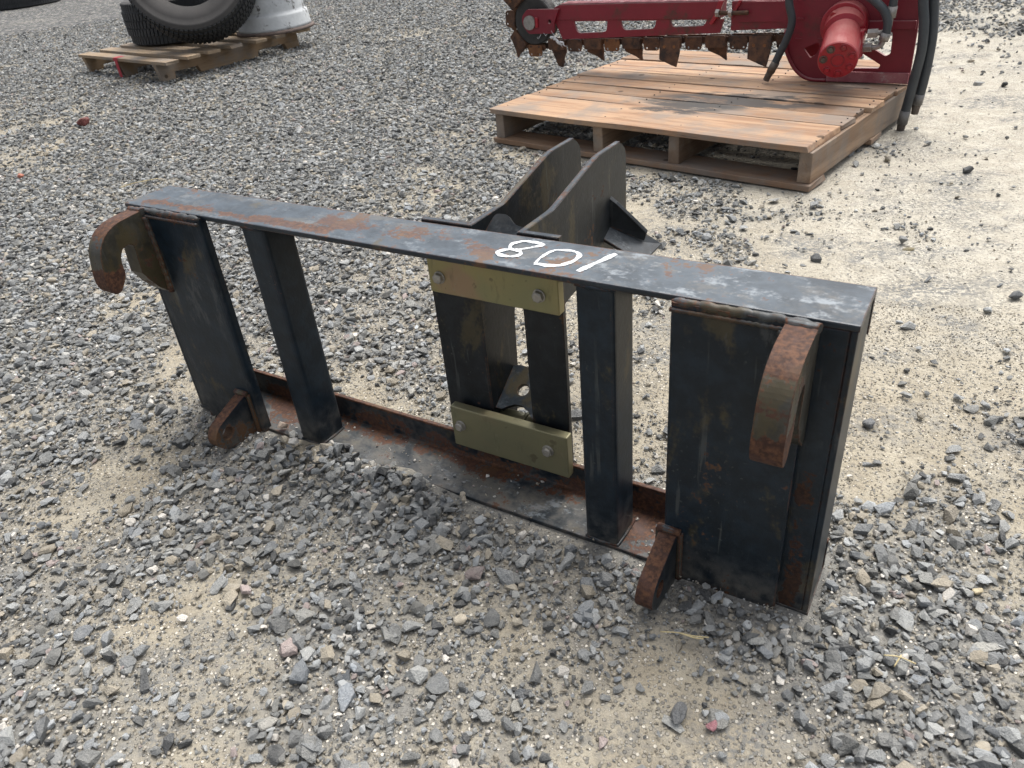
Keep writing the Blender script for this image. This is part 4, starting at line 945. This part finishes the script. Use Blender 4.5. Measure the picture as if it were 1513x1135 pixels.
MB().lathe([prof[0], prof[1], prof[2], prof[3], (.251, .0218), (.243, .02)], 64).build('lower_flange', M_rimr, RM)
MB().lathe([(.2225, .2625), (.232, .285), (.244, .300), (.238, .303), (.224, .288), (.214, .2625)], 64).build('upper_flange', M_rimr, RM)

# ------------------------------------------------------------------ stones and straws that stand out
def stone(x, y, size, colr, label, sq=(1, .75, .5), rz=0.0, tilt=(0, 0), seed=1, z=None, n=14, lift=.3):
    r = random.Random(seed); bm = stone_bm(r, n, sq)
    bmesh.ops.bevel(bm, geom=bm.edges[:], offset=.035, segments=1, affect='EDGES')
    me = bpy.data.meshes.new('stone'); bm.to_mesh(me); bm.free()
    o = link('stone', me, stone_mat('stone_tint', colr=colr))
    o.scale = (size,) * 3; o.rotation_euler = (tilt[0], tilt[1], rz)
    zz = float(hgt(np.array([x]), np.array([y]))[0]) if z is None else z
    o.location = (x, y, zz + size * sq[2] * lift)
    tag(o, label, 'stone', 'stones that stand out of the gravel'); return o
stone(-2.025, 4.150, .080, (.17, .055, .048), 'dark red rock lying alone in the gravel below the small pallet', (1, .85, .75), .4, seed=2, lift=.5)
stone(-1.932, 3.265, .036, (.40, .15, .10), 'small orange-red stone near the left edge of the photo', (1, .8, .7), 1.0, seed=3, lift=.6)
stone(.1466, .5178, .041, (.125, .13, .135), 'oblong dark grey block-shaped stone in the right foreground', (1, .52, .5), 1.05, (.2, .1), 5, n=20, lift=.45)
stone(-.1092, .6942, .026, (.52, .46, .36), 'cream angular stone on the sand in the middle foreground', (1, .8, .6), .3, seed=6, lift=.45)
stone(.5913, .9972, .032, (.13, .135, .14), 'dark grey stone standing on pale sand right of the frame', (1, .75, .6), .7, seed=7, lift=.4)
stone(1.0645, 1.3532, .034, (.10, .105, .11), 'dark grey stone on sand at the right edge of the photo', (1, .75, .65), .2, seed=8, lift=.45)
stone(.9855, 1.668, .030, (.24, .245, .24), 'pale grey stone on the sand below the large pallet corner', (1, .85, .85), .5, seed=9, lift=.45)
stone(.9830, 1.632, .032, (.26, .22, .13), 'olive flat stone touching the pale grey stone on the sand', (1, .55, .35), -.4, seed=10)
stone(-.3499, .5753, .034, (.33, .32, .29), 'large pale grey slab of stone in the left foreground', (1, .62, .4), .5, (.1, .2), 11, lift=.4)
stone(.5688, .6374, .020, (.52, .44, .28), 'yellowish stone in the dark gravel near the right edge', (1, .6, .5), .1, seed=12, lift=.5)
stone(.1810, .5005, .019, (.36, .16, .18), 'pink stone beside the oblong stone in the foreground', (1, .85, .7), .6, seed=13, lift=.5)
stone(-.2638, .6276, .030, (.075, .085, .095), 'dark slate chip on bare sand in the lower left', (1, .8, .35), .2, (.15, 0), 14, lift=.45)
stone(-.6526, .7526, .038, (.17, .18, .19), 'broad blue-grey slab of stone at the left foreground', (1, .7, .35), 1.2, (.2, .15), 15, lift=.45)
bp = F.matrix_basis @ Vector((.2275, .008, .010)); stone(bp.x, bp.y, .026, (.42, .33, .26), 'pinkish pale stone resting on the bottom rail beside the left plate', (1, .8, .7), .3, seed=16, z=bp.z, lift=.5)
def straw(x, y, pts, label, r=.0009):
    m = MB(); z = float(hgt(np.array([x]), np.array([y]))[0])
    for p in pts: m.tube(spline([Vector((x, y, z + .012)) + Vector(q) for q in p], 5), r, 5)
    tag(m.build('straw', M_straw), label, 'straw', 'dry straws')
straw(.178, .6184, [[(-.028, .008, .004), (-.008, .002, .006), (.010, -.004, .004), (.030, -.008, .002)], [(-.006, .002, .006), (.010, -.010, .008), (.022, -.012, .006)]], 'forked dry straw on the gravel by the right lug')
straw(-1.3249, 2.937, [[(-.06, -.03, .003), (-.01, 0, .006), (.07, .03, .004)]], 'long pale straw on the gravel above the left end of the top rail', .0016)
straw(.42, .55, [[(-.015, .006, .004), (0, 0, .006), (.016, -.01, .003)], [(-.01, -.01, .003), (.004, .002, .006)]], 'small dry straw among the gravel in the lower right')
